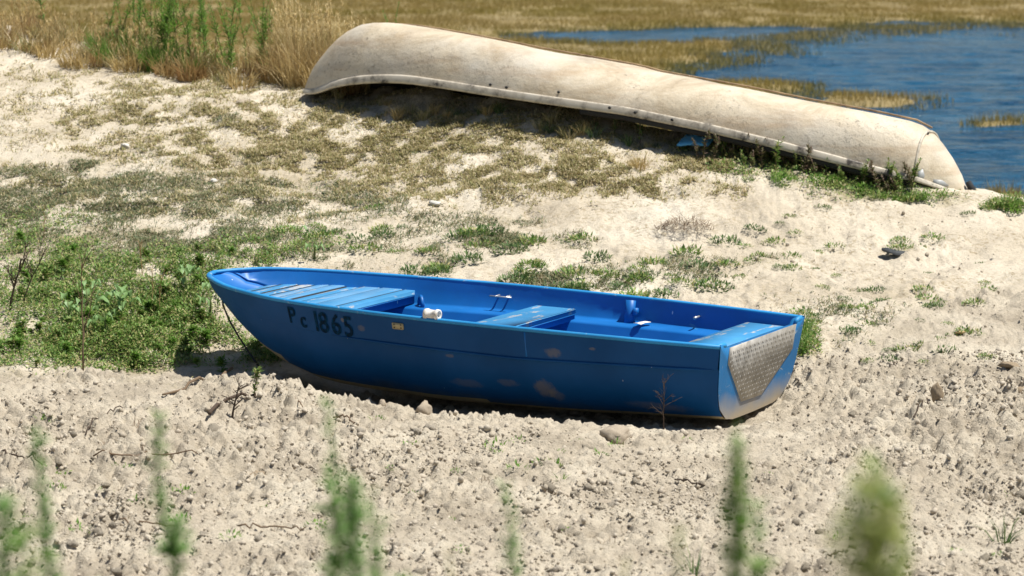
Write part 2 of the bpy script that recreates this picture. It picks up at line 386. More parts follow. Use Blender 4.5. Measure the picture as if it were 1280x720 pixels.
# ------------------------------------------------------------------ terrain heights
CPT = [(0, 720, 9.3), (640, 720, 9.3), (1280, 720, 9.3), (-400, 720, 9.4), (1700, 720, 9.4), (0, 600, 10.9), (640, 600, 10.9), (1280, 600, 10.85),
       (1280, 520, 12.2), (640, 525, 12.4), (0, 520, 12.3), (300, 520, 12.35), (0, 472, 13.2), (200, 480, 13.05), (330, 476, 13.2), (330, 465, 14.0), (250, 458, 14.4),
       (-400, 480, 13.1), (20, 440, 14.4), (200, 445, 14.6), (0, 400, 15.0), (150, 400, 15.0), (-400, 400, 15.0),
       (1280, 440, 13.65), (1100, 440, 13.7), (1280, 380, 14.8), (1080, 380, 14.8), (1280, 320, 16.2), (1000, 320, 16.2), (1700, 380, 14.7),
       (600, 320, 16.1), (350, 320, 16.2), (0, 330, 16.2), (0, 280, 17.2), (640, 280, 16.9), (320, 280, 17.1), (0, 205, 18.9), (500, 205, 18.6), (-400, 205, 18.8),
       (900, 212, 17.8), (0, 120, 20.6), (300, 120, 20.4), (0, 60, 21.9), (-400, 60, 21.9),
       (140, 75, 21.7), (400, 112, 20.75), (500, 131, 19.75), (640, 150, 19.0), (850, 187, 18.35), (1040, 219, 17.8), (1205, 248, 17.5), (1280, 266, 17.3), (1700, 300, 16.7)]
PTS = [tuple(at(*p)) for p in CPT]
PTS += [(0, 7.6, .27), (-3, 7.6, .27), (3, 7.6, .27), (0, 6, .52), (-4, 6, .52), (4, 6, .52), (0, 4, .8), (-4, 4, .8), (4, 4, .8), (0, 2, .95), (-4, 2, .95), (4, 2, .95), (0, -2, 1.), (-5, -2, 1.), (5, -2, 1.)]
# blue boat frame
BC = np.array([1.3585, 12.8776]); BN = np.array([.5, .866]); BA = np.array([-.866, .5])
def bpt(s, off): return BC + BA * s + BN * off
for s, off, z in ((.2, -.75, -.04), (1.0, -.75, -.10), (1.8, -.75, -.12), (2.4, -.75, -.14), (3.0, -.6, -.17), (3.7, -.4, -.16), (.3, 0, -.14), (1.2, 0, -.16), (2.1, 0, -.22), (2.8, 0, -.25),
                  (3.7, 0, -.13), (3.3, .6, 0.02), (2.2, .8, .05), (1, .8, .05), (-.1, .6, .02), (-.3, 0, -.03), (3.9, -.6, -.13)):
    p = bpt(s, off); PTS.append((p[0], p[1], z))
PTS = np.array(PTS)
def tps_fit(P):
    n = len(P); d = np.linalg.norm(P[:, None, :2] - P[None, :, :2], axis=2); K = np.where(d > 0, d * d * np.log(d + 1e-12), 0) + np.eye(n) * .02
    A = np.zeros((n + 3, n + 3)); A[:n, :n] = K; A[:n, n] = 1; A[:n, n + 1:] = P[:, :2]; A[n:, :n] = A[:n, n:].T
    return np.linalg.solve(A, np.concatenate([P[:, 2], [0, 0, 0]]))
TW = tps_fit(PTS)
def tps(X, Y):
    o = TW[-3] + TW[-2] * X + TW[-1] * Y
    for (a, b_, _), w_ in zip(PTS, TW[:-3]):
        d2 = (X - a) ** 2 + (Y - b_) ** 2; o = o + w_ * .5 * d2 * np.log(d2 + 1e-12)
    return o
CR = np.array([(-30, 25.5), (-9, 24.2), (-6.5, 23.4)] + [(at(px, py, Y)[0], Y + .35) for px, py, Y in ((0, 30, 22.4), (140, 75, 21.7), (400, 112, 20.75), (640, 150, 19.1), (850, 187, 18.35), (1040, 219, 17.9), (1205, 248, 17.5), (1280, 266, 17.3), (1700, 300, 16.7))] + [(9, 16.2), (30, 13)])
WATER_Z = -.6
def base_h(X, Y):
    X = np.asarray(X, float); Y = np.asarray(Y, float)
    yc = np.interp(X, CR[:, 0], CR[:, 1])
    Xc = np.clip(X, -6.5, 6.0); Yc = np.clip(np.minimum(Y, yc), -2, 24)
    h = tps(Xc, Yc)
    d = Y - yc
    t = sstep(0, 3.4, d)
    h = h * (1 - t) + (-.85) * t
    return h
GX = np.arange(-9, 9.001, .06); GY = np.arange(-3, 30, .06)
gx, gy = np.meshgrid(GX, GY); GH = base_h(gx, gy)
GH += .05 * (fbm(gx * .9, gy * .9, 3, 4) - .5) * sstep(10, 12, gy)
def H(X, Y):
    X = np.asarray(X, float); Y = np.asarray(Y, float)
    X = np.nan_to_num(X); Y = np.nan_to_num(Y); u = np.clip((X + 9) / .06, 0, len(GX) - 1.001); v = np.clip((Y + 3) / .06, 0, len(GY) - 1.001)
    i = u.astype(int); j = v.astype(int); fu = u - i; fv = v - j
    return (GH[j, i] * (1 - fu) + GH[j, i + 1] * fu) * (1 - fv) + (GH[j + 1, i] * (1 - fu) + GH[j + 1, i + 1] * fu) * fv
def g(px, py, lo=9.0, hi=25.0):                       # where the ray through a pixel meets the ground
    a, b_, c = rays(px, py); a, b_, c = [np.atleast_1d(np.asarray(q, float)) for q in np.broadcast_arrays(a, b_, c)]
    ys = np.linspace(lo, hi, 161); best = np.full(a.shape, np.nan); prev = None
    for y in ys:
        t = y / b_; dz = ZC + c * t - H(a * t, t * b_)
        if prev is not None:
            hit = np.isnan(best) & (dz <= 0); fr = prev / (prev - dz + 1e-12)
            best = np.where(hit, y - (1 - fr) * (ys[1] - ys[0]), best)
        prev = dz
    t = best / b_
    X = a * t; Y = best
    return X, Y, H(X, Y)
def g1(px, py):
    X, Y, Z = g(px, py); 
    if np.isnan(Y[0]): Y = np.array([22.0]); a = rays(px, py); X = np.array([a[0] * 22 / a[1]]); Z = H(X, Y)
    return float(X[0]), float(Y[0]), float(Z[0])

# how loose / crumbled the soil is, and where plants mat the ground
def loose_mask(X, Y):
    px, py = project(X, Y, H(X, Y))
    edge = 462 + 30 * sstep(300, 480, px) + 20 * (fbm(X * 2, Y * 2, 3, 8) - .5)
    edge = np.where(px > 950, 462 - 110 * sstep(950, 1280, px), edge)
    m = sstep(-14, 14, py - edge)
    return np.clip(m, 0, 1)
# plant patches, written as (x, y, rx, ry, density) of the photograph and then set out on the ground
GREEN = [(60, 438, 120, 40, .72), (205, 432, 130, 52, .82), (130, 375, 170, 40, .62), (150, 345, 190, 36, .55), (60, 300, 80, 40, .5), (330, 440, 40, 22, .7), (350, 305, 90, 22, .45), (260, 330, 90, 28, .6),
         (1010, 430, 18, 30, .8), (960, 205, 80, 22, .75), (1080, 235, 90, 16, .8), (1170, 250, 50, 9, .8), (1262, 259, 40, 11, .9), (900, 185, 60, 16, .6)]
TURF = [(130, 300, 190, 40, .75), (310, 300, 130, 28, .55), (100, 240, 150, 28, .8), (260, 245, 190, 30, .7), (420, 250, 120, 32, .6), (10, 265, 60, 28, .9), (110, 203, 26, 9, .9), (280, 152, 24, 6, .9), (560, 268, 60, 14, .5), (40, 215, 60, 14, .6),
        (635, 305, 45, 16, .8), (560, 300, 90, 22, .35), (500, 310, 120, 25, .3), (720, 300, 40, 12, .55), (780, 345, 110, 22, .5), (690, 350, 60, 14, .6), (640, 275, 45, 8, .5), (870, 345, 80, 24, .35),
        (1080, 400, 90, 22, .25), (1010, 380, 60, 30, .3), (940, 325, 50, 10, .6), (1100, 440, 120, 30, .18), (250, 200, 160, 16, .3), (60, 170, 60, 8, .35), (480, 195, 60, 8, .35),
        (1090, 365, 60, 14, .25), (1180, 455, 60, 10, .25), (470, 330, 120, 16, .35)]
OLIVE = [(430, 155, 640, 110, .46), (330, 140, 160, 40, .42), (560, 190, 260, 34, .56), (750, 215, 160, 22, .6), (420, 165, 160, 28, .45), (250, 165, 160, 36, .3), (680, 160, 120, 22, .62), (330, 205, 160, 16, .55), (150, 130, 120, 24, .2), (560, 145, 130, 14, .55),
         (120, 85, 120, 22, .25), (240, 105, 110, 12, .45), (860, 235, 80, 16, .55), (330, 250, 200, 28, .35), (880, 205, 70, 16, .8), (60, 235, 100, 20, .4), (600, 235, 220, 20, .5)]
def patch_density(px, py, L):
    d = np.zeros_like(px)
    for cx, cy, rx, ry, w_ in L: d = np.maximum(d, w_ * np.clip(1.25 - ((px - cx) / rx) ** 2 - ((py - cy) / ry) ** 2, 0, 1))
    return d

# ------------------------------------------------------------------ ground sheet
def axis_steps(segs):
    v = []
    for a, b_, st in segs: v += list(np.arange(a, b_ - 1e-6, st))
    v.append(segs[-1][1]); return np.array(v)
xs = axis_steps([(-60, -12, 4), (-12, -6, .4), (-6, -2.9, .04), (-2.9, 3.0, .0115), (3.0, 5.4, .035), (5.4, 12, .4), (12, 60, 4)])
ys = axis_steps([(-40, -4, 4), (-4, 8.4, .25), (8.4, 9.2, .06), (9.2, 13.6, .0125), (13.6, 15.5, .022), (15.5, 18.5, .036), (18.5, 23.5, .045), (23.5, 29, .2), (29, 33, 1)])
X, Y = np.meshgrid(xs, ys); X = X.ravel(); Y = Y.ravel()
Z = np.where((np.abs(X) < 8.9) & (Y < 29.8) & (Y > -2.9), H(X, Y), 0)
far_ = ~((np.abs(X) < 8.9) & (Y < 29.8) & (Y > -2.9)); Z[far_] = base_h(X[far_], Y[far_])
px, py = project(X, Y, Z); inr = (Y > 8.6) & (Y < 24) & (np.abs(X) < 6.5)
LO = loose_mask(X, Y) * inr
dg = patch_density(px, py, GREEN); dt = patch_density(px, py, TURF); dol = patch_density(px, py, OLIVE)
TH = np.clip(dg * .9 + dt * .5 + dol * .35, 0, 1) * inr * sstep(.4, .62, fbm(X * 5, Y * 5, 4, 303))
wx = X + .06 * (fbm(X * 13, Y * 13, 3, 31) - .5); wy = Y + .06 * (fbm(X * 13, Y * 13, 3, 32) - .5)
det = np.zeros_like(X); k = inr
big = bumps(wx[k] * 6.5, wy[k] * 6.5, 40, .4); med = bumps(wx[k] * 15, wy[k] * 15, 50, .62); sml = bumps(wx[k] * 32, wy[k] * 32, 60, .7)
lump = fbm(X[k] * 1.6, Y[k] * 1.6, 3, 70); big *= .6 + .8 * fbm(X[k] * 22, Y[k] * 22, 3, 71); med *= .5 + fbm(X[k] * 40, Y[k] * 40, 3, 72)
bil = np.abs(2 * fbm(wx[k] * 9, wy[k] * 9, 4, 77) - 1) ** .7; bil2 = np.abs(2 * fbm(wx[k] * 24, wy[k] * 24, 3, 78) - 1) ** .8
var_ = .35 + 1.2 * sstep(.34, .64, fbm(X[k] * .9 + 3, Y[k] * 1.1, 3, 97)); med *= var_; bil *= var_; sml *= .5 + .5 * var_
d_loose = .044 * big * sstep(.35, .65, lump) + .05 * med * (.4 + lump) + .030 * sml + .05 * (fbm(X[k] * 2.4, Y[k] * 2.4, 4, 75) - .5) - .032 * bil * (.2 + 1.2 * lump) * sstep(.35, .6, fbm(X[k] * 3.1, Y[k] * 3.1, 2, 89)) - .030 * bil2 + .012 * (fbm(X[k] * 55, Y[k] * 55, 2, 88) - .5)
rid = fbm((X[k] * .55 + Y[k] * .8) * 1.5, (X[k] * .8 - Y[k] * .55) * 6.0, 3, 80)       # wind and wheel furrows, running with the slope
rough_r = sstep(560, 1000, px[k]) * sstep(225, 300, py[k])
fl_ = sstep(.38, .62, fbm(X[k] * 3.2 + .3 * vnoise(X[k] * 9, Y[k] * 9, 84), Y[k] * 3.2, 4, 82)); bil = np.abs(2 * fbm(wx[k] * 7, wy[k] * 7, 4, 79) - 1)
d_firm = .026 * (fl_ - .5) - .034 * bil * (.7 + .5 * rough_r) + .045 * (rid - .5) + .020 * (fbm(X[k] * 9, Y[k] * 9, 3, 95) - .5) * (1 - .6 * rough_r) + .03 * (fbm(X[k] * 3, Y[k] * 3, 4, 90) - .5) + (.016 * med + .010 * sml) * (.35 + .9 * rough_r) + .03 * big * rough_r * sstep(.5, .7, lump)
det[k] = LO[k] * d_loose + (1 - LO[k]) * d_firm
# the spoil ridge thrown up in front of the boat, and the boat's trough
sb = (X - BC[0]) * BA[0] + (Y - BC[1]) * BA[1]; ob = (X - BC[0]) * BN[0] + (Y - BC[1]) * BN[1]
ridge = np.exp(-((ob + .86 + .08 * np.sin(sb * 3)) / .16) ** 2) * sstep(-.3, .2, sb) * (1 - sstep(3.3, 4.0, sb)); det *= 1 - .55 * np.exp(-((ob + .45) / .4) ** 2) * sstep(-.4, 0, sb) * (1 - sstep(3.6, 4.2, sb)); det += .015 * ridge * (.6 + .8 * vnoise(sb * 4, ob * 4, 99))
Z2 = Z + det
nx, ny = len(xs), len(ys)
I = (np.arange(ny - 1)[:, None] * nx + np.arange(nx - 1)[None, :]).ravel()
me = mesh('ground', np.stack([X, Y, Z2], 1), np.stack([I, I + 1, I + nx + 1, I + nx], 1), M['soil'], True)
for nm, val in (('loose', LO), ('thatch', TH)):
    at_ = me.attributes.new(nm, 'FLOAT', 'POINT'); at_.data.foreach_set('value', val.astype(np.float32))
tag(link('ground', me), kind='structure')

def HD(x, y):                                           # displaced ground height, nearest vertex
    i = np.clip(np.searchsorted(xs, np.atleast_1d(x)), 0, nx - 1); j = np.clip(np.searchsorted(ys, np.atleast_1d(y)), 0, ny - 1)
    return Z2[j * nx + i]
def hd(x, y): return float(HD(x, y)[0])

# ------------------------------------------------------------------ lake and marsh
WAT = [(1750, 160, 520, 120),   # open water, (x, y, rx, ry) of the photograph, on the plane of the lake
    (1300, 215, 330, 60), (1120, 185, 170, 30), (1230, 88, 270, 46), (1080, 92, 170, 17), (960, 96, 110, 8), (1000, 99, 120, 10), (1290, 135, 180, 30), (1120, 150, 160, 22), (930, 150, 120, 14),
    (790, 45, 108, 6.5), (900, 41, 110, 5), (980, 37, 80, 3), (1250, 39, 70, 4), (1115, 29, 30, 2)]
ISL = [(1070, 129, 125, 10), (960, 112, 80, 12), (1250, 156, 60, 4), (1235, 243, 46, 8)]
def water_mask(X, Y):
    px, py = project(X, Y, np.full_like(X, WATER_Z))
    n1 = fbm(X * .35, Y * .16, 4, 120) - .5
    py2 = py + n1 * (3 + 14 * sstep(20, 120, py)); px2 = px + (fbm(X * .2, Y * .1, 3, 130) - .5) * 90 + (fbm(X * 1.1, Y * .5, 3, 131) - .5) * 60
    d = np.full_like(X, -9.)
    for cx, cy, rx, ry in WAT: d = np.maximum(d, 1 - np.sqrt(((px2 - cx) / rx) ** 2 + ((py2 - cy) / ry) ** 2))
    d = d + .12 * (fbm(X * .8, Y * .35, 4, 133) - .5)
    i = np.full_like(X, -9.)
    for cx, cy, rx, ry in ISL: i = np.maximum(i, 1 - np.sqrt(((px2 - cx) / rx) ** 2 + ((py2 - cy) / ry) ** 2))
    return np.minimum(d, -i + .34 * (fbm(X * .9, Y * .5, 4, 134) - .4))                                # > 0 is open water
xs2 = axis_steps([(-700, -60, 40), (-60, -24, 2), (-24, 30, .42), (30, 60, 2), (60, 700, 40)])
ys2 = axis_steps([(-60, 18, 6), (18, 70, .3), (70, 130, .8), (130, 240, 5), (240, 1500, 60)])
X, Y = np.meshgrid(xs2, ys2); X = X.ravel(); Y = Y.ravel()
wm = np.where((Y > 17), water_mask(X, np.maximum(Y, 17)), -1)
Z = WATER_Z + .02 - .09 * sstep(-.5, -.22, wm) - .2 * sstep(-.02, .08, wm) + .05 * (fbm(X * .8, Y * .8, 3, 140) - .5)
Z = np.where(Y < 18, -1.2, Z)
n2 = len(xs2); I = (np.arange(len(ys2) - 1)[:, None] * n2 + np.arange(n2 - 1)[None, :]).ravel()
tag(link('marsh', mesh('marsh', np.stack([X, Y, Z], 1), np.stack([I, I + 1, I + n2 + 1, I + n2], 1), M['mud'], True)), kind='structure')
xw = axis_steps([(-500, -20, 60), (-20, -2, 1), (-2, 14, .17), (14, 30, 1), (30, 500, 60)]); yw = axis_steps([(19, 25, .5), (25, 62, .15), (62, 80, .5), (80, 140, 4), (140, 900, 100)])
X, Y = np.meshgrid(xw, yw); X = X.ravel(); Y = Y.ravel(); n3 = len(xw); I = (np.arange(len(yw) - 1)[:, None] * n3 + np.arange(n3 - 1)[None, :]).ravel()
tag(link('water', mesh('water', np.stack([X, Y, WATER_Z - .02 + .085 * (fbm(X * 1.1 + .4 * vnoise(X * .7, Y * .7, 161), Y * 1.9, 3, 160) - .5) * (np.abs(X - 6) < 30) * (Y < 82)], 1), np.stack([I, I + 1, I + n3 + 1, I + n3], 1), M['water'], True)), kind='structure')
# marsh grass: more blades where they show larger
n = 660000
Yb = 23 + (150 - 23) * rng.random(n) ** 1.25; Xb = (rng.random(n) - .5) * np.where(rng.random(n) < .78, .52, 1.5) * (Yb + 8)
wm = water_mask(Xb, Yb); cl = fbm(Xb * .9, Yb * .45, 3, 150)
keep = (wm < -.01) & (rng.random(n) < (.25 + 1.1 * sstep(.32, .6, cl)) * (.35 + .65 * sstep(.0, .25, -wm))) | ((wm < .05) & (wm >= -.01) & (rng.random(n) < .12))
Xb, Yb, cl, wm = Xb[keep], Yb[keep], cl[keep], wm[keep]; n = len(Xb)
Hh = (.08 + .12 * rng.random(n)) * (.6 + .8 * cl) * np.where(wm > -.35, .65, 1.0); Wd = .007 + .0002 * Yb
az = rng.random(n) * 2 * pi; ln = .15 + .5 * rng.random(n); fa = rng.random(n) * 1.2 - .6
P = np.stack([Xb, Yb, np.full(n, WATER_Z - .02)], 1); sd = np.stack([np.cos(fa), np.sin(fa), 0 * fa], 1) * (Wd / 2)[:, None]
tp = P + np.stack([np.cos(az) * np.sin(ln) * Hh, np.sin(az) * np.sin(ln) * Hh, np.cos(ln) * Hh + .03], 1)
tag(link('marsh_grass', mesh('marsh_grass', np.stack([P - sd, P + sd, tp], 1).reshape(-1, 3), np.arange(3 * n).reshape(-1, 3), M['marsh'])),
    'golden marsh grass growing through the shallow water behind the boats', 'marsh grass', kind='stuff')

# ------------------------------------------------------------------ blue boat
S_ = [0, .435, .9, 1.384, 1.79, 2.12, 2.47, 2.84, 3.23, 3.40, 3.55, 3.64, 3.685]
def f_zg(s): return .377 + np.interp(s, [0, .9, 1.8, 2.47, 2.84, 3.23, 3.5, 3.685], [0, .012, .022, .029, .036, .05, .062, .06])
def f_bg(s): return np.interp(s, [0, .2, .435, .9, 1.384, 1.79, 2.12, 2.47, 2.66, 2.84, 3.04, 3.23, 3.32, 3.40, 3.48, 3.55, 3.6, 3.64, 3.67, 3.685], [.55, .58, .605, .64, .66, .665, .655, .622, .597, .562, .508, .436, .392, .343, .286, .224, .172, .120, .062, .0])
def f_zk(s): return np.interp(s, [0, .9, 1.8, 2.4, 2.75, 3.0, 3.12, 3.2, 3.3, 3.37, 3.45, 3.52, 3.58, 3.63, 3.66, 3.685], [-.07, -.12, -.15, -.152, -.138, -.085, -.04, .01, .08, .145, .22, .28, .328, .365, .388, .425])
def f_kn(s): return np.minimum(f_zg(s) - .015, np.interp(s, [0, 1.2, 2.4, 3.0, 3.685], [.245, .215, .232, .26, .40]))
def section(s, n=13):                                   # outer half section, gunwale -> keel
    zg, bgn, zk, zn = f_zg(s), f_bg(s), f_zk(s), f_kn(s)
    zn = max(zn, zk + .55 * (zg - zk))
    fl = np.interp(s, [0, .5, 2, 3, 3.685], [.06, .15, .22, .35, .5])
    bk = bgn - fl * (zg - zn) * min(1, bgn / .3)
    e1 = np.interp(s, [0, .5, 1.8, 2.6, 3.1, 3.685], [.34, .42, .5, .75, 1.15, 1.3]); df = np.interp(s, [0, .6], [.05, .14]); e2 = np.interp(s, [0, 1.8, 2.6, 3.2], [.95, .9, .9, 1.0])
    p = [(bgn, zg), (bgn * .5 + bk * .5, zg * .5 + zn * .5), (bk, zn + .003)]
    lap = .017 * min(1, bgn / .25) * sstep(2.75, 2.3, np.array(s)) 
    for ph in np.linspace(0, pi / 2, n):
        dep = sin(ph) ** e2
        p.append(((bk - lap) * max(cos(ph), 0) ** e1 * (1 - df * dep), zn - (zn - zk) * dep))
    return p
def rake(s, z): return .13 * (f_zg(s) - z) * max(0, 1 - s / .9)
def y_at(s, z):
    p = np.array(section(s)); return float(np.interp(z, p[::-1, 1], p[::-1, 0]))
ss = np.concatenate([np.linspace(0, 2.6, 22), np.linspace(2.7, 3.5, 14), np.array([3.55, 3.59, 3.62, 3.645, 3.665, 3.68])])
boat = thing('blue_rowing_boat', 'bright blue rowing boat lying on crumbled soil with plank bow deck and metal transom plate', 'boat', (BC[0], BC[1], 0), radians(150))
def shell(pts_fn, ss, flip=False):
    rows = []
    for s in ss:
        p = pts_fn(s); r = [(s + rake(s, z), y, z) for y, z in p] + [(s + rake(s, z), -y, z) for y, z in p[::-1][1:]]
        rows.append(r)
    n = len(rows[0]); V = np.array(rows).reshape(-1, 3); Q = []
    for i in range(len(rows) - 1):
        for j in range(n - 1):
            q = (i * n + j, i * n + j + 1, (i + 1) * n + j + 1, (i + 1) * n + j); Q.append(q[::-1] if flip else q)
    return V, Q, n
# outer skin: topsides (blue) and unpainted bottom
V, Q, nn = shell(section, ss)
Q = np.array(Q); jj = np.arange(len(Q)) % (nn - 1); ii = np.arange(len(Q)) // (nn - 1); cut = np.where(ss[ii] > 2.9, 8, np.where(ss[ii] > 1.4, 10, 11))
topm = (jj < cut) | (jj >= nn - 1 - cut)
gh_ = Geo()
for js in ((0, 1), (2,), tuple(range(3, 11))):
    jset = list(js) + [nn - 2 - j for j in js]; gh_.add(V, None, Q[np.isin(jj, jset) & topm])
link('hull', gh_.mesh('hull', M['hull'], True), boat)
link('bottom', Geo().add(V, None, Q[~topm]).mesh('bottom', M['bottom'], True), boat)
for sg in (1, -1):
    link('rub_strake', Geo().tube([(q + rake(q, float(f_kn(q))), sg * (y_at(q, float(f_kn(q)) + .004) + .001), float(f_kn(q)) + .002) for q in np.linspace(.03, 2.42, 26)], [.002] + [.0085] * 22 + [.006, .004, .001], 6).mesh('rub_strake', M['hull'], True), boat)
# inner skin with side ledge and sole
def inner(s):
    o = np.array(section(s)); zg, bgn = f_zg(s), f_bg(s)
    yo = lambda z: max(float(np.interp(z, o[::-1, 1], o[::-1, 0])) - .022, .004)
    zl = .248; zf = max(.03, float(f_zk(s)) + .05, float(np.interp(s, [3.2, 3.40, 3.47], [0, .285, .338])))
    zl = max(zl, zf + .012); zf = min(zf, zg - .02); zl = min(zl, zg - .01)
    lw = .12 * float(sstep(3.0, 2.5, np.array(s))) * float(sstep(-.02, .15, np.array(s)))
    a = yo(zl); lw = min(lw, a * .5)
    p = [(max(bgn - .022, .003), zg - .003), (yo(zg - .06) if zg - .06 > zl else yo(zl), max(zg - .06, zl + .004)), (a, zl + .012), (max(a - .012, .003), zl), (max(a - lw + .012, .003), zl - .004), (max(a - lw, .003), zl - .018)]
    yf = min(max(yo(zf) - .01, .003), max(a - lw - .02, .003)); p += [(yf, zf + .012), (max(yf - .012, .002), zf), (0, zf)]
    return p
V, Q, n4 = shell(inner, np.concatenate([[.03], ss[1:]]), True)
link('inner_lining', Geo().add(V, None, Q).mesh('inner_lining', M['inner'], True), boat)
# gunwale rim swept round both sides
def rim_path(sgn):
    return [(s + rake(s, f_zg(s)), sgn * f_bg(s), f_zg(s)) for s in ss]
P = rim_path(1) + [(3.69, 0, f_zg(3.685))] + rim_path(-1)[::-1]; P = np.array(P)
tg = np.gradient(P, axis=0); tg[:, 2] = 0; tg /= np.linalg.norm(tg, axis=1)[:, None]; nrm = np.stack([tg[:, 1], -tg[:, 0], 0 * tg[:, 0]], 1)
if (nrm[5] @ np.array([0, 1, 0])) < 0: nrm = -nrm
prof = [(.004, -.016), (.010, -.008), (.010, .000), (.005, .006), (-.010, .007), (-.021, .004), (-.024, -.004), (-.020, -.012)]
V = np.array([[p + nv * a + np.array([0, 0, c]) for a, c in prof] for p, nv in zip(P, nrm)]); k8 = len(prof)
V = V.reshape(-1, 3); Q = [(i * k8 + j, i * k8 + (j + 1) % k8, (i + 1) * k8 + (j + 1) % k8, (i + 1) * k8 + j) for i in range(len(P) - 1) for j in range(k8)]
Q += [tuple(range(3, -1, -1)) , (7, 6, 5, 4)]
link('gunwale', Geo().add(V, None, Q).mesh('gunwale', M['rim'], True), boat)
# transom: thick board with a lowered middle
tr = [(y, z) for y, z in section(0)]
prof_t = [(.55, .378), (.40, .376), (.345, .352), (.33, .345), (0, .345)]
def tsec():
    low = np.array(tr[::-1]); up = prof_t
    return low, up
g_ = Geo(); cols_y = np.concatenate([np.linspace(-.55, -.468, 5), np.linspace(-.45, .45, 11), np.linspace(.468, .55, 5)])
zt = lambda y: np.interp(abs(y), [0, .452, .475, .55], [.345, .345, .374, .377])
trp = np.array(tr)
def zb_t(y):                                             # lower edge at this half-breadth
    return float(np.interp(abs(y), trp[::-1, 0], trp[::-1, 1]))
rows = []
for y in cols_y:
    z0, z1 = zb_t(y * .998), zt(y)
    for xo in (0, .045):
        for f in np.linspace(0, 1, 6):
            z = z0 + (z1 - z0) * f; rows.append((rake(0, z) + xo - .004, y, z))
nc = 12; Vt = np.array(rows); Qt = []
for i in range(len(cols_y) - 1):
    a = i * nc; b2 = (i + 1) * nc
    for f in range(5): Qt += [(a + f, a + f + 1, b2 + f + 1, b2 + f), (a + 6 + f, b2 + 6 + f, b2 + 7 + f, a + 7 + f)]
    Qt.append((a + 5, a + 11, b2 + 11, b2 + 5))
link('transom', Geo().add(Vt, None, Qt).mesh('transom', M['transom']), boat)
# corner caps of the rim at the stern
for sg in (1, -1):
    pts = [(.03, sg * .543, .374), (.012, sg * .53, .375), (.008, sg * .51, .375), (.008, sg * .488, .373), (.01, sg * .472, .366), (.012, sg * .458, .352)]
    link('corner_rim', Geo().tube(pts, [.011, .013, .014, .015, .014, .011], 8).mesh('corner_rim', M['rim'], True), boat)
# tread plate bolted over the outside of the transom
corners = [(.43, .352), (-.43, .354), (-.425, .215), (-.07, .012), (.19, .018), (.43, .265)]
corners = [(-y if False else y, z) for y, z in corners]
pf = [(rake(0, z) - .010, y, z) for y, z in corners]; pb = [(x + .007, y, z) for x, y, z in pf]
nP = len(pf); Vp = np.array(pf + pb); gp = Geo(); gp.add(Vp, [(0, i, i + 1) for i in range(1, nP - 1)], [(i, nP + i, nP + (i + 1) % nP, (i + 1) % nP) for i in range(nP)])
plate = link('tread_plate', gp.mesh('tread_plate', M['alu']), boat)
gt = Geo()
def inpoly(y, z):
    c = False; j = len(corners) - 1
    for i in range(len(corners)):
        (yi, zi), (yj, zj) = corners[i], corners[j]
        if (zi > z) != (zj > z) and y < (yj - yi) * (z - zi) / (zj - zi) + yi: c = not c
        j = i
    return c
for i, y in enumerate(np.arange(-.42, .43, .026)):
    for j, z in enumerate(np.arange(-.04, .36, .026)):
        if inpoly(y - .014, z) and inpoly(y + .014, z) and inpoly(y, z + .014) and inpoly(y, z - .014):
            a = radians(45 if (i + j) % 2 else -45); dy, dz = cos(a) * .0115, sin(a) * .0115; qy, qz = -sin(a) * .0042, cos(a) * .0042
            x0 = rake(0, z) - .0101
            gt.add([(x0, y + dy, z + dz), (x0, y + qy, z + qz), (x0, y - dy, z - dz), (x0, y - qy, z - qz), (x0 - .004, y, z)], [(0, 1, 4), (1, 2, 4), (2, 3, 4), (3, 0, 4)])
tag(link('tread_bumps', gt.mesh('tread_bumps', M['alu']), plate), kind='stuff')
# bow deck planks (run across the boat), each its own board
DZ = .325; edges = [2.57, 2.655, 2.80, 2.92, 3.02, 3.115, 3.20, 3.29, 3.38, 3.46]
for i in range(len(edges) - 1):
    a, c = edges[i] + .009, edges[i + 1] - .009; gpl = Geo(); zj = DZ + random.uniform(-.004, .004) + .002 * i; tl = random.uniform(-.003, .003)
    wa = max(y_at(a, zj) - .013, .02); wc = max(y_at(c, zj) - .013, .02)
    top = [(a, -wa, zj), (c, -wc, zj + tl), (c, wc, zj + tl), (a, wa, zj)]; bev = [(a + .003, -wa + .002, zj + .003), (c - .003, -wc + .002, zj + tl + .003), (c - .003, wc - .002, zj + tl + .003), (a + .003, wa - .002, zj + .003)]
    bot = [(x, y, z - .022) for x, y, z in top]
    Vv = bev + top + bot; Qq = [(0, 1, 2, 3)]
    for q in range(4): Qq += [(q, 4 + q, 4 + (q + 1) % 4, (q + 1) % 4), (4 + q, 8 + q, 8 + (q + 1) % 4, 4 + (q + 1) % 4)]
    Qq.append((8, 9, 10, 11)); link('deck_plank', Geo().add(Vv, None, Qq).mesh('deck_plank', M['plank']), boat)
for i in range(1, len(edges) - 1):
    e_ = edges[i]; we = max(y_at(e_, DZ) - .026, .02); link('seam', Geo().box((e_, 0, DZ - .006 + .002 * i), (.0105, we, .007)).mesh('seam', M['dark']), boat)
w0 = y_at(2.58, .28) - .03
link('deck_beam', Geo().box((2.582, 0, .278), (.014, w0, .024), bev=.003).mesh('deck_beam', M['inner']), boat)
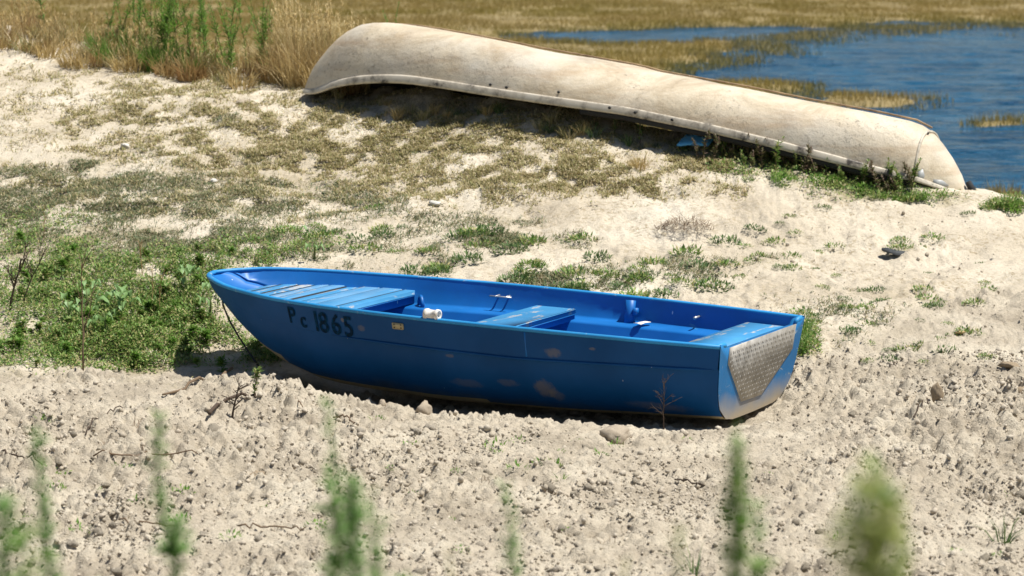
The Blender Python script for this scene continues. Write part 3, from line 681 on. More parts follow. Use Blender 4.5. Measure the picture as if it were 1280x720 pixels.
# middle thwart and stern bench
wy = y_at(1.60, .29) - .03
link('thwart', Geo().box((1.60, .0, .288), (.135, wy - .035, .014), bev=.004).mesh('thwart', M['seat']), boat)
link('thwart_beam', Geo().box((1.47, .0, .256), (.012, wy - .06, .018), bev=.003).mesh('thwart_beam', M['inner']), boat)
for sg in (1, -1): link('thwart_bracket', Geo().box((1.60, sg * (wy - .075), .237), (.10, .03, .036), bev=.008).mesh('thwart_bracket', M['inner']), boat)
wy = y_at(.18, .3) - .03
link('stern_bench', Geo().add([(.046, -.5, .322), (.34, -.53, .322), (.34, .53, .322), (.046, .5, .322), (.046, -.5, .296), (.34, -.53, .296), (.34, .53, .296), (.046, .5, .296)],
     None, [(0, 1, 2, 3), (7, 6, 5, 4), (0, 4, 5, 1), (1, 5, 6, 2), (2, 6, 7, 3), (3, 7, 4, 0)]).mesh('stern_bench', M['seat']), boat)
link('bench_front', Geo().box((.325, 0, .16), (.012, .46, .135), bev=.003).mesh('bench_front', M['inner']), boat)
# oarlock pillars inside both topsides (rounded ribs) with holders, small fittings
for sg in (1, -1):
    for s0 in (1.12,):
        yy = y_at(s0, .30)
        link('oarlock_pillar', Geo().tube([(s0, sg * (y_at(s0, .25) - .035), .24), (s0, sg * (y_at(s0, .30) - .03), .30), (s0, sg * (y_at(s0, .36) - .028), .375)], [.034, .03, .032], 10).mesh('oarlock_pillar', M['inner'], True), boat)
        link('oarlock_socket', Geo().tube([(s0 - .045, sg * (yy - .045), .335), (s0 - .045, sg * (yy - .045), .295)], .018, 10).mesh('oarlock_socket', M['inner'], True), boat)
def pin(s, z, e=.05, sg=-1):
    y0 = y_at(s, z) - .02; return [(s, sg * y0, z), (s, sg * (y0 - e), z - .002)]
cl_ = Geo()
for ds in (-.035, .035): cl_.tube(pin(1.98 + ds, .335, .055), .006, 6)
yq = y_at(1.98, .335) - .02 - .05; cl_.tube([(1.98 - .075, -yq, .333), (1.98 + .075, -yq, .333)], .006, 6)
link('cleat', cl_.mesh('cleat', M['steel'], True), boat)
link('hook_pin', Geo().tube(pin(.665, .32, .07), [.006, .009], 6).mesh('hook_pin', M['steel'], True), boat)
lp = Geo(); aa = np.linspace(0, pi, 8); y0 = y_at(2.50, .25) - .04
lp.tube([(2.50 + .03 * cos(t), -(y0 - .03) - .03 * cos(t), .245 + .06 * sin(t)) for t in aa], .013, 6)
link('lifting_loop', lp.mesh('lifting_loop', M['inner'], True), boat)
# white rope guide clamped on the near gunwale
s0 = 1.70; yg = f_bg(s0) - .012; zg0 = float(f_zg(s0))
rg = Geo(); n_ = 18; ang = np.arange(n_) * 2 * pi / n_
prf = [(.045, .018), (.045, .030), (.026, .031), (.024, .026), (-.026, .026), (-.028, .031), (-.045, .030), (-.045, .018)]
Vr = np.array([[(s0 + a, yg + r * cos(t), zg0 + .024 + r * sin(t)) for t in ang] for a, r in prf]).reshape(-1, 3); kk = len(prf)
rg.add(Vr, None, [(i * n_ + j, i * n_ + (j + 1) % n_, ((i + 1) % kk) * n_ + (j + 1) % n_, ((i + 1) % kk) * n_ + j) for i in range(kk) for j in range(n_)])
guide = link('rope_guide', rg.mesh('rope_guide', M['plastic'], True), boat)
link('guide_hub', Geo().tube([(s0 - .03, yg, zg0 + .024), (s0 + .03, yg, zg0 + .024)], .008, 8).mesh('guide_hub', M['plastic'], True), guide)
# hull surface placing
def onhull(s, z, off=.003): 
    y = y_at(s, z); return np.array([s + rake(s, z), y + off, z])
def hull_sheet(name, poly, m, off=.003, thick=.003):
    c = np.mean(poly, axis=0); pts = [onhull(c[0], c[1], off)] + [onhull(a, z, off) for a, z in poly] + [onhull(a, z, off - thick) for a, z in poly]; n = len(poly)
    return link(name, Geo().add(pts, [(0, 1 + i, 1 + (i + 1) % n) for i in range(n)], [(1 + i, 1 + n + i, 1 + n + (i + 1) % n, 1 + (i + 1) % n) for i in range(n)]).mesh(name, m), boat)
pl_ = hull_sheet('fixing_plate', [(1.895, .318), (1.960, .318), (1.965, .322), (1.965, .352), (1.960, .356), (1.895, .356), (1.890, .352), (1.890, .322)], M['brass'], .006, .006)
for a in (1.905, 1.950):
    for z in (.328, .346): link('screw', Geo().add([onhull(a + .005 * cos(t), z + .005 * sin(t), .0075) for t in np.arange(6) * pi / 3], None, [(0, 1, 2, 3), (0, 3, 4, 5)]).mesh('screw', M['dark']), pl_)
# registration, laid onto the curved topside
SX = 2.74
for ch, adv, hgt, zz in (('P', .092, .90, .022), ('c', .090, .84, .006), ('1', .055, 1.12, -.006), ('8', .092, 1.12, -.008), ('6', .090, 1.12, -.010), ('5', .09, 1.12, -.014)):
    tc = bpy.data.curves.new('glyph', 'FONT'); tc.body = ch; tc.size = .152 * hgt; tc.offset = .0026
    to = bpy.data.objects.new('glyph', tc); COL.objects.link(to); bpy.context.view_layer.update()
    tm = bpy.data.meshes.new_from_object(to.evaluated_get(bpy.context.evaluated_depsgraph_get())); bpy.data.objects.remove(to)
    co_ = np.zeros(len(tm.vertices) * 3, np.float32); tm.vertices.foreach_get('co', co_); co_ = co_.reshape(-1, 3)
    nv = np.array([onhull(SX - x * .88, .255 + zz + y * 1.0, .0035) for x, y, _ in co_]); tm.vertices.foreach_set('co', nv.astype(np.float32).ravel()); tm.update()
    tm.materials.clear(); tm.materials.append(M['letter']); link('digit' if ch.isdigit() else 'letter', tm, boat); SX -= adv
# stem eye and hanging painter
link('stem_eye', Geo().tube([(3.60, 0, .30), (3.635, 0, .28), (3.62, 0, .25), (3.575, 0, .255)], .008, 6).mesh('stem_eye', M['steel'], True), boat)
rp = [(3.60, .01, .31), (3.60, .03, .24), (3.54, .05, .155), (3.45, .07, .055), (3.37, .09, -.02), (3.27, .12, -.10)]
tag(link('mooring_rope', Geo().tube([tuple(np.array(boat.matrix_basis @ Vector(p))) for p in rp], .006, 6).mesh('mooring_rope', M['rope'], True)), 'thin dark rope hanging from the bow of the blue boat', 'rope')
def scrap(name, label, cat, p, r, m, seed, rz=0, thick=.004):
    rr = np.random.default_rng(seed); n = 9; t = np.arange(n) * 2 * pi / n; rad = r * (.7 + .5 * rr.random(n))
    top = np.stack([rad * np.cos(t), rad * .6 * np.sin(t), .012 * rr.random(n) + .006], 1); bot = top - [0, 0, thick]
    V = np.concatenate([[[0, 0, .016]], top, [[0, 0, .016 - thick]], bot])
    T = [(0, 1 + i, 1 + (i + 1) % n) for i in range(n)] + [(n + 1, n + 2 + (i + 1) % n, n + 2 + i) for i in range(n)]
    Qs = [(1 + i, n + 2 + i, n + 2 + (i + 1) % n, 1 + (i + 1) % n) for i in range(n)]
    return tag(link(name, Geo().add(V, T, Qs).mesh(name, m), None, p, (0, 0, rz)), label, cat)
q = boat.matrix_basis @ Vector((1.0, -(y_at(1.0, .21) - .075), .252)); scrap('paper_scrap', 'white scrap of paper lying on the side ledge inside the blue boat', 'paper', tuple(q), .055, M['paper'], 4, .6)

# ------------------------------------------------------------------ overturned white boat
PL = at(391, 117, 20.55); PR = at(1212, 244, 17.72)
WL = float(np.hypot(*(PR - PL)[:2])); WU = (PR - PL)[:2] / WL; WN = np.array([-WU[1], WU[0]])
if WN[1] < 0: WN = -WN
def wb(s):
    f = s / WL
    return np.interp(f, [0, .004, .015, .03, .06, .10, .17, .28, .45, .65, .80, .88, .93, .955, .98, 1.0], [.05, .16, .26, .34, .43, .50, .56, .60, .62, .60, .54, .46, .37, .28, .15, .03])
def wplane(px, py, off):
    a, b_, c = rays(px, py); O = PL[:2] + WN * off
    m_ = np.array([[WU[0], -a], [WU[1], -b_]]); s, t = np.linalg.solve(m_, -O); return s, ZC + c * t
GUN = [(391, 118), (400, 116), (419, 109), (440, 105.5), (462, 103.5), (490, 103), (511, 104), (560, 111), (610, 119), (665, 127), (729, 136), (780, 143), (878, 163), (975, 186), (1053, 206), (1147, 227), (1185, 240), (1212, 245)]
KEE = [(391, 112), (398, 100), (405, 89), (416, 71), (432, 55), (449, 41), (469, 33), (490, 31), (511, 31.5), (554, 38), (610, 48), (675, 61), (800, 83), (819, 89), (936, 110), (1014, 126), (1092, 140), (1143, 151), (1160, 159), (1171, 169), (1190, 194), (1202, 214), (1208, 230), (1211, 241)]
tabG = []
for px_, py_ in GUN:
    s = wplane(px_, py_, 0)[0]
    for _ in range(6): s, z = wplane(px_, py_, -wb(np.clip(s, 0, WL)))
    tabG.append((s, z))
tabK = [wplane(px_, py_, 0.05) for px_, py_ in KEE]
tabG = np.array(sorted(tabG)); tabK = np.array(sorted(tabK))
wzg = lambda s: np.interp(s, tabG[:, 0], tabG[:, 1]); wzk = lambda s: np.maximum(np.interp(s, tabK[:, 0], tabK[:, 1]), wzg(s) + .035)
wss = np.concatenate([[0, .015, .04, .07, .11, .16, .22, .3, .4], np.linspace(.5, WL - .5, 40), WL - np.array([.4, .32, .25, .2, .16, .12, .08, .05, .02, 0])])
s_cap = wplane(1150, 210, -.2)[0]
wroot = thing('overturned_boat', 'weathered off-white boat lying upside down on the bank beside the lake', 'boat', (float(PL[0]), float(PL[1]), float(PL[2])), math.atan2(WU[1], WU[0]))
def wsec(s, inset=0.0, n=13):
    b_ = max(float(wb(s)) - inset, .006); z0 = float(wzg(s)) - PL[2]; z1 = float(wzk(s)) - PL[2] - inset; d = z1 - z0
    p = []
    e = np.interp(s / WL, [0, .1, .9, 1], [.85, .62, .62, 1.0])
    for ph in np.linspace(0, pi / 2, n):
        dep = sin(ph) ** .80
        p.append((-b_ * max(cos(ph), 0) ** e * (1 - .14 * dep), z0 + (d + ROLL(s) * b_) * dep))
    return p
def ROLL(s): return float(np.interp(s / WL, [0, .05, .12, .36, .46, .58, .66, .9, 1], [0, .1, .22, .22, .03, .03, .14, .14, 0]))
def lean(s, pts): return [(s, y, z - ROLL(s) * (y + max(float(wb(s)), .006))) for _, y, z in pts]
def wshell(inset, sel=None, flip=False):
    st = wss if sel is None else sel; rows = []
    for s in st:
        p = wsec(s, inset); rows.append(lean(s, [(s, y, z) for y, z in p] + [(s, -y, z) for y, z in p[::-1][1:]]))
    n = len(rows[0]); V = np.array(rows).reshape(-1, 3); Q = []
    for i in range(len(rows) - 1):
        for j in range(n - 1):
            q = (i * n + j, (i + 1) * n + j, (i + 1) * n + j + 1, i * n + j + 1); Q.append(q[::-1] if flip else q)
    return V, Q
sel1 = np.array([s for s in wss if s < s_cap] + [s_cap]); sel2 = np.array([s_cap] + [s for s in wss if s > s_cap])
V, Q = wshell(0, sel1); link('hull', Geo().add(V, None, Q).mesh('hull', M['whull'], True), wroot)
V, Q = wshell(.004, sel2); link('end_cap', Geo().add(V, None, Q).mesh('end_cap', M['whull'], True), wroot)
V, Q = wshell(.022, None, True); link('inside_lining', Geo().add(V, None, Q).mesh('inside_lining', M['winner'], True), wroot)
p = wsec(s_cap); sm = lean(s_cap, [(s_cap, y, z) for y, z in p] + [(s_cap, -y, z) for y, z in p[::-1][1:]])
link('cap_seam', Geo().tube(sm, .011, 6).mesh('cap_seam', M['wrim'], True), wroot)
def wpx0(px_):
    return float(np.interp(px_, [q[0] for q in GUN], tabG[:, 0]))
# rim flange round the gunwale
P = [(s, -float(wb(s)), float(wzg(s)) - PL[2]) for s in wss[::-1]] + [(-.01, 0, float(wzg(0)) - PL[2])] + [(s, float(wb(s)), float(wzg(s)) - PL[2] - ROLL(s) * 2 * float(wb(s))) for s in wss]
P = np.array(P); tg = np.gradient(P, axis=0); tg[:, 2] = 0; tg /= np.linalg.norm(tg, axis=1)[:, None] + 1e-9; nr = np.stack([tg[:, 1], -tg[:, 0], 0 * tg[:, 0]], 1)
if nr[20] @ np.array([0, -1, 0]) < 0: nr = -nr
prof = [(-.022, .0), (.014, -.004), (.020, .004), (.016, .022), (.010, .054), (.002, .066), (-.022, .06)]; k8 = len(prof)
hs = np.interp(P[:, 0], [0, .25, .8, WL - .9, WL - .3, WL], [.4, .65, 1, .9, .6, .3])
V = np.array([[p_ + nv * a + np.array([0, 0, c * h_]) for a, c in prof] for p_, nv, h_ in zip(P, nr, hs)]).reshape(-1, 3)
Q = [(i * k8 + j, i * k8 + (j + 1) % k8, (i + 1) * k8 + (j + 1) % k8, (i + 1) * k8 + j) for i in range(len(P) - 1) for j in range(k8)]
link('gunwale', Geo().add(V, None, Q).mesh('gunwale', M['wrim'], True), wroot)
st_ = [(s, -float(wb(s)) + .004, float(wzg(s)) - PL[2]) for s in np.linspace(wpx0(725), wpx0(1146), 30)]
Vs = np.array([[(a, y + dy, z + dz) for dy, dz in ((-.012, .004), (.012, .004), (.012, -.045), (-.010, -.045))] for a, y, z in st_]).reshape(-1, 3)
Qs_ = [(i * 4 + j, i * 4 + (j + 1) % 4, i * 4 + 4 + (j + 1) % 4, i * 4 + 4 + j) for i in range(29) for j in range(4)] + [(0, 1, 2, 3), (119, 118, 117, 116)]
link('gap_shade_strip', Geo().add(Vs, None, Qs_).mesh('gap_shade_strip', M['dark']), wroot)  # dark strip added to stand for the black shade under the raised gunwale
# worn keel band along the bottom, tip guard, patches, bolts
kp = [(s, .10, float(wzk(s)) - PL[2] + .004) for s in np.linspace(.62, s_cap - .02, 40)]
link('keel_band', Geo().tube(kp, .008, 6).mesh('keel_band', M['keel'], True), wroot)
zt_ = float(wzg(WL)) - PL[2]
link('tip_guard', Geo().tube([(WL - .015, 0, zt_ + .10), (WL + .012, 0, zt_ + .05), (WL + .035, 0, zt_ - .005), (WL + .04, 0, zt_ - .03)], [.022, .03, .034, .03], 8).mesh('tip_guard', M['dark'], True), wroot)
def on_w(s, f, off=.004):
    p = np.array([(y, z) for _, y, z in lean(s, [(s, *q) for q in wsec(s, 0, 40)])]); z0, z1 = p[0, 1], p[-1, 1]; z = z0 + f * (z1 - z0); y = np.interp(z, p[:, 1], p[:, 0]); return np.array([s, y - off, z])
def wsheet(name, pts, m):
    n = len(pts); c = np.mean(pts, axis=0); V = [on_w(*c, .005)] + [on_w(a, f, .005) for a, f in pts] + [on_w(a, f, .0) for a, f in pts]
    return link(name, Geo().add(V, [(0, 1 + i, 1 + (i + 1) % n) for i in range(n)], [(1 + i, 1 + n + i, 1 + n + (i + 1) % n, 1 + (i + 1) % n) for i in range(n)]).mesh(name, m), wroot)
def wpx(px_, py_):
    s = wplane(px_, py_, -.4)[0]
    for _ in range(4): s, z = wplane(px_, py_, -float(wb(np.clip(s, 0, WL))) * .9)
    return s, float(np.clip((z - wzg(s)) / (wzk(s) - wzg(s)), 0, 1))
for poly in ([(1149, 214), (1154, 211), (1157, 219), (1154, 229), (1147, 226)], [(1168, 224), (1178, 225), (1187, 232), (1176, 234), (1167, 231)]):
    wsheet('repair_patch', [wpx(*q) for q in poly], M['gpatch'])
for q in ((617, 105.5), (637, 109), (701, 115), (1148, 164.5), (768, 134), (800, 140), (846, 149)):
    s, f = wpx(*q); c = on_w(s, f, .028 if f < .2 else .003); link('bolt', Geo().tube([c, c + np.array([0, -.012, .002])], .011, 8).mesh('bolt', M['dark'], True), wroot)
# something blue under the raised side
c0 = at(872, 182, 18.34)
tp_ = Geo(); n_ = 9; uu, vv = np.meshgrid(np.linspace(-1, 1, n_), np.linspace(-1, 1, 5)); zz = .03 + .02 * fbm(uu * 3 + 5, vv * 3 + 2, 2, 5) + .012 * (1 - uu ** 2)
Vt = np.stack([uu * .12 + .02 * vv, vv * .09, zz], 2).reshape(-1, 3); Vb = Vt - [0, 0, .012]
Qt = [(i * n_ + j, i * n_ + j + 1, (i + 1) * n_ + j + 1, (i + 1) * n_ + j) for i in range(4) for j in range(n_ - 1)]
bd = [j for j in range(n_)] + [i * n_ + n_ - 1 for i in range(1, 5)] + [4 * n_ + j for j in range(n_ - 2, -1, -1)] + [i * n_ for i in range(3, 0, -1)]
N_ = len(Vt); Qs = Qt + [tuple(N_ + q for q in t[::-1]) for t in Qt] + [(bd[i], N_ + bd[i], N_ + bd[(i + 1) % len(bd)], bd[(i + 1) % len(bd)]) for i in range(len(bd))]
tag(link('blue_tarpaulin', tp_.add(np.concatenate([Vt, Vb]), None, Qs).mesh('blue_tarpaulin', M['tarp'], True), None, (c0[0], c0[1], hd(c0[0], c0[1]) + .05), (.42, .0, -.3)), 'scrap of light blue tarpaulin on the ground under the overturned white boat', 'tarpaulin')

# ------------------------------------------------------------------ clods and stones
def rock_mesh(name, m, sub=1, seed=0, amp=.35, flat=.75):
    import bmesh
    bm = bmesh.new(); bmesh.ops.create_icosphere(bm, subdivisions=sub, radius=1.0)
    r = np.random.default_rng(seed); V = np.array([v.co[:] for v in bm.verts]); F = np.array([[v.index for v in f.verts] for f in bm.faces]); bm.free()
    ax = r.normal(size=(7, 3)); ax /= np.linalg.norm(ax, axis=1)[:, None]; cut = .55 + .4 * r.random(7)
    for a, c in zip(ax, cut):
        d = V @ a; V = V - np.maximum(d - c, 0)[:, None] * a * .9
    ph = r.random((5, 3)) * 6; fr = r.normal(size=(5, 3)) * 2.6; lob = sum(np.sin(V @ f_ + p_[0]) for f_, p_ in zip(fr, ph)) / 5
    V *= (1 + 1.0 * amp * lob + amp * (r.random(len(V)) - .5) * .95)[:, None]; V *= np.array([1, .75 + .3 * r.random(), flat * (.8 + .4 * r.random())])
    return V, F, (mesh(name, V, F, m) if m else None)
CL = [rock_mesh('soil_clod', M['clod1'], 2, s, .75, .8)[2] for s in range(10)]
SM = [rock_mesh('x', None, 1, 100 + s, .6, .85)[:2] for s in range(10)]
def in_boat(X, Y, m=.02):
    s = (X - BC[0]) * BA[0] + (Y - BC[1]) * BA[1]; o = (X - BC[0]) * BN[0] + (Y - BC[1]) * BN[1]
    return (s > -.05) & (s < 3.2) & (np.abs(o) < np.interp(s, [0, .9, 1.8, 2.4, 2.8, 3.2], [.42, .47, .48, .42, .28, .05]) + m)
def boat_hides(px, py):
    return (px > 290) & (px < 990) & (py > 350) & (py < np.interp(px, [290, 350, 400, 470, 560, 700, 885, 990], [350, 425, 455, 480, 497, 506, 515, 470]))
# positions of candidate clods
n = 125000
px = rng.random(n) * 1340 - 30; py = 440 + 300 * rng.random(n) ** 1.0
px = np.concatenate([px, 850 + 460 * rng.random(16000)]); py = np.concatenate([py, 255 + 200 * rng.random(16000)])
X, Y, Z = g(px, py, 8.7); ok = ~np.isnan(X); X, Y, px, py = X[ok], Y[ok], px[ok], py[ok]
LM = loose_mask(X, Y); cl = fbm(X * 1.7, Y * 1.7, 3, 200); far_r = (py < 440) | (LM < .4)
dens = np.where(far_r, .12 * sstep(850, 1150, px), LM * (.35 + 1.0 * sstep(.4, .65, cl)))
s_, o_ = (X - BC[0]) * BA[0] + (Y - BC[1]) * BA[1], (X - BC[0]) * BN[0] + (Y - BC[1]) * BN[1]
dens = np.where((o_ > -1.0) & (o_ < -.55) & (s_ > -.2) & (s_ < 2.6), 1.0, dens)
k = (rng.random(len(X)) < dens * .42) & ~in_boat(X, Y) & ~((patch_density(px, py, GREEN) > .3) & (py < 470))
X, Y, px, py = X[k], Y[k], px[k], py[k]
R = .0028 + .0045 * rng.random(len(X)) + .016 * rng.random(len(X)) ** 10
R *= np.where(py < 440, .9, 1.0)
R = np.where(rng.random(len(X)) < .0035 + .012 * sstep(980, 1150, px) * (py < 560) + .008 * (px < 420) * (py < 560), R + .006 + .022 * rng.random(len(X)) ** 2.5, R)
ordr = np.argsort(-R / Y); X, Y, R, px, py = X[ordr], Y[ordr], R[ordr], px[ordr], py[ordr]
hz = HD(X, Y)
def zone(base, cuts, axis=0, more=None):
    def f(px_, py_):
        v = (px_, py_)[axis]; t = next(w_ for lim, w_ in cuts if v < lim)
        if more:
            v2 = (px_, py_)[1 - axis]; t += next(w_ for lim, w_ in more if v2 < lim)
        return base + t
    return f
clod_zone = zone('pale crumbly soil clod ', ((220, 'at the left of the loose earth, '), (430, 'below the bow, '), (640, 'before the lettered half of the hull, '), (860, 'before the stern half of the hull, '), (1060, 'below the transom, '), (9e9, 'at the right of the loose earth, ')), 0, ((525, 'upper part'), (600, 'middle part'), (660, 'lower part'), (9e9, 'bottom edge')))
nb = 260
for i in range(min(nb, len(X))):
    o = link('soil_clod', CL[i % 10], None, (X[i], Y[i], hz[i] - R[i] * .1), (random.uniform(-.5, .5), random.uniform(-.5, .5), random.uniform(0, 6.28)), float(R[i]))
    tag(o, clod_zone(px[i], py[i]) if py[i] > 470 else 'pale soil clod on the dry bank right of the blue boat', 'soil clod', 'clods of pale soil')
X, Y, R, hz = X[nb:], Y[nb:], R[nb:], hz[nb:]
gs = Geo()
for v in range(10):
    sel = np.arange(len(X)) % 10 == v; m_ = sel.sum(); Vv, F = SM[v]; th = rng.random(m_) * 2 * pi; c, s = np.cos(th), np.sin(th)
    W_ = np.stack([Vv[None, :, 0] * c[:, None] - Vv[None, :, 1] * s[:, None], Vv[None, :, 0] * s[:, None] + Vv[None, :, 1] * c[:, None], np.broadcast_to(Vv[:, 2], (m_, len(Vv)))], 2)
    W_ = W_ * R[sel][:, None, None] + np.stack([X[sel], Y[sel], hz[sel] - R[sel] * .12], 1)[:, None, :]
    gs.add(W_.reshape(-1, 3), (F[None] + (np.arange(m_) * len(Vv))[:, None, None]).reshape(-1, 3))
tag(link('soil_crumbs', gs.mesh('soil_crumbs', M['clod'])), 'crumbled pale soil strewn over the foreground bank', 'soil crumbs', kind='stuff')
def put_stone(px_, py_, size, m, label, name='stone', seed=0, cat='stone', flat=.7, up=.35, sx=1.0, tilt=0.0, rz=None, Y=None):
    x, y, z = g1(px_, py_) if Y is None else at(px_, py_, Y); me = rock_mesh(name, m, 3, seed, .32, flat)[2]
    o = link(name, me, None, (x, y, hd(x, y) + size * up), (tilt, tilt * .4, random.uniform(0, 6) if rz is None else rz), (size * sx, size, size)); return tag(o, label, cat)
put_stone(1172, 504, .045, M['brown_stone'], 'upright brown stone standing in the loose soil right of the boat', seed=23, flat=1.5, up=.5, sx=.65, rz=.3)
put_stone(770, 549, .08, M['tan_stone'], 'large rounded tan stone in front of the boat, right of centre', seed=4, up=.45)
put_stone(754, 629, .05, M['tan_stone'], 'flat pale grey stone lying in the foreground soil', seed=5, flat=.4, rz=.2)
put_stone(529, 503, .05, M['tan_stone'], 'pointed tan clod catching sun beside the shaded hull', seed=6, flat=1.2, Y=13.0)
put_stone(478, 500, .035, M['tan_stone'], 'small pointed clod under the bow of the blue boat', seed=7, flat=1.2, Y=13.15)
put_stone(157, 183, .035, M['white_stone'], 'small white stone on the turf in the upper left', seed=8)
put_stone(543, 258, .045, M['white_stone'], 'white stone beside the short grass behind the blue boat', seed=9, flat=.5)
put_stone(267, 228, .04, M['white_stone'], 'flat white stone in the short grass left of middle', seed=10, flat=.4)
put_stone(320, 595, .045, M['brown_stone'], 'dark earthy clod in the foreground below the bow', seed=11, cat='soil clod', name='dark_clod')
put_stone(1262, 462, .04, M['brown_stone'], 'dark lump of soil at the right edge of the scene', seed=12, cat='soil clod', name='dark_clod', flat=.5, sx=1.6)
put_stone(1276, 492, .04, M['brown_stone'], 'dark clod at the far right edge below the other dark lump', seed=13, cat='soil clod', name='dark_clod')
put_stone(305, 130, .05, M['tan_stone'], 'tan rounded stone half sunk in the sandy slope', seed=14, flat=.5, sx=1.4, up=.05)
put_stone(1200, 415, .028, M['redstraw'], 'small rust-coloured dry leaf curled on the pale soil', name='dry_leaf', seed=15, cat='leaf', flat=.35)
# flat dark slate
x, y, z = g1(1121, 317)
sl = Geo(); t = np.arange(12) * 2 * pi / 12; rr = .11 * (1 + .15 * np.sin(3 * t + 1)); top = np.stack([rr * np.cos(t) * 1.0, rr * .6 * np.sin(t), .030 + .016 * (np.cos(t) < -.3)], 1); bot = top - [0, 0, .016]
V = np.concatenate([[[0, 0, .03]], top, bot]); sl.add(V, [(0, 1 + i, 1 + (i + 1) % 12) for i in range(12)], [(1 + i, 13 + i, 13 + (i + 1) % 12, 1 + (i + 1) % 12) for i in range(12)])
tag(link('slate_piece', sl.mesh('slate_piece', M['slate']), None, (x, y, hd(x, y) + .005), (0.02, .03, -.12)), 'flat dark grey slate lying alone on the pale bank', 'slate')

# ------------------------------------------------------------------ low plants and turf
def scatter(L, n, thr=.5, fs=3.0, seed=0, ext=1.15):
    A = np.array([rx * ry for _, _, rx, ry, _ in L], float); A /= A.sum(); P = []
    for (cx, cy, rx, ry, wgt), a in zip(L, A):
        m_ = int(n * a); r = np.sqrt(rng.random(m_)) * ext; t = rng.random(m_) * 2 * pi
        P.append(np.stack([cx + rx * r * np.cos(t), cy + ry * r * np.sin(t)], 1))
    P = np.concatenate(P); px, py = P[:, 0], P[:, 1]
    X, Y, Z = g(px, py, 9.2); ok = ~np.isnan(X) & (px > -60) & (px < 1340); X, Y, px, py = X[ok], Y[ok], px[ok], py[ok]
    d = patch_density(px, py, L); cl = fbm(X * fs, Y * fs, 4, seed)
    keep = (rng.random(len(X)) < d * (sstep(thr - .12, thr + .10, cl + .35 * (d - .5)) + .06)) & ~in_boat(X, Y, .0)
    keep &= rng.random(len(X)) > 1.25 * loose_mask(X, Y) * (.4 + 1.2 * fbm(X * 3, Y * 3, 3, seed + 7))
    return X[keep], Y[keep], HD(X[keep], Y[keep]), cl[keep]
gl = Geo()
X, Y, Z, cl = scatter(GREEN, 200000, .43, 5.0, 301); n = len(X)
hgt = .055 * rng.random(n) ** 1.6 * (.4 + 1.2 * cl)
gl.leaves(np.stack([X, Y, Z + hgt - .004], 1), rng.random(n) * 2 * pi, rng.random(n) * 1.3 - .25, .014 + .022 * rng.random(n), .006 + .008 * rng.random(n))
tag(link('ground_cover', gl.mesh('ground_cover', M['green'])), 'leafy green creeping weeds left of the blue boat and along the bank', 'ground cover', kind='stuff')
print('ground cover', n)
gl = Geo(); X, Y, Z, cl = scatter(TURF, 290000, .47, 4.5, 302); n = len(X)
gl.blades(np.stack([X, Y, Z - .004], 1), rng.random(n) * 2 * pi, .5 + .7 * rng.random(n), .018 + .05 * rng.random(n) * cl, .004 + .0035 * rng.random(n), .5)
tag(link('short_turf', gl.mesh('short_turf', M['turf'])), 'short grey-green turf in patches behind the blue boat', 'turf', kind='stuff'); print('turf', n)
gl = Geo(); X, Y, Z, cl = scatter(OLIVE, 580000, .50, 7.0, 303); n = len(X)
gl.blades(np.stack([X, Y, Z - .004], 1), rng.random(n) * 2 * pi, .4 + .8 * rng.random(n), .02 + .05 * rng.random(n) * cl, .005 + .005 * rng.random(n), .5)
tag(link('dry_turf', gl.mesh('dry_turf', M['olive'])), 'sparse dry olive turf on the sandy slope before the white boat', 'turf', kind='stuff'); print('olive', n)

# ------------------------------------------------------------------ plant builders (each returns an Empty with parts)
def clump(seed, n, L, W, R, up=(.2, 1.2), Hmax=.08):
    r = np.random.default_rng(seed); a = r.random(n) * 2 * pi; d = R * np.sqrt(r.random(n)); h = Hmax * r.random(n) * (1 - (d / R) ** 2 * .7)
    return Geo().leaves(np.stack([d * np.cos(a), d * np.sin(a), h], 1), a + r.normal(size=n) * .9, up[0] + (up[1] - up[0]) * r.random(n), L * (.6 + .8 * r.random(n)), W * (.6 + .8 * r.random(n)))
def stem_plant(name, label, cat, seed, Ht, nl, L, W, mleaf, mstem, lean=.12, group=None, rstem=.006, branches=0, taper=1.0, leaf_el=(.2, .9), start=.12, loc=(0, 0, 0)):
    r = np.random.default_rng(seed); root = thing(name, label, cat, loc, 0, group)
    la = r.random() * 2 * pi; ts = np.linspace(0, 1, 9)
    cur = np.stack([np.cos(la) * lean * Ht * ts ** 1.7, np.sin(la) * lean * Ht * ts ** 1.7, Ht * ts], 1); cur[:, :2] += r.normal(size=(9, 2)) * .008 * Ht * ts[:, None]
    gs = Geo().tube(cur, rstem * (1 - .75 * ts), 5); gl = Geo()
    lines = [(cur, 1.0)]
    for _ in range(branches):
        t0 = .3 + .5 * r.random(); b0 = np.array([np.interp(t0, ts, cur[:, q]) for q in range(3)]); a = r.random() * 2 * pi; bl = Ht * (.18 + .22 * r.random())
        bp = np.stack([b0 + np.array([cos(a) * .45 * bl * u, sin(a) * .45 * bl * u, bl * u * (.75 + .2 * u)]) for u in np.linspace(0, 1, 5)])
        gs.tube(bp, rstem * .55 * (1 - .7 * np.linspace(0, 1, 5)), 4); lines.append((bp, .45))
    for ln, wt in lines:
        m_ = int(nl * wt); t = start + (1 - start) * r.random(m_) if wt == 1 else r.random(m_); q = np.linspace(0, 1, len(ln))
        P = np.stack([np.interp(t, q, ln[:, c]) for c in range(3)], 1); sz = (1.15 - taper * .75 * t)
        gl.leaves(P, r.random(m_) * 2 * pi, leaf_el[0] + (leaf_el[1] - leaf_el[0]) * r.random(m_) + .35 * t, L * sz * (.7 + .6 * r.random(m_)), W * sz, .2, .15)
    link('stem', gs.mesh('stem', mstem), root); tag(link('leaves', gl.mesh('leaves', mleaf), root), kind='stuff')
    return root
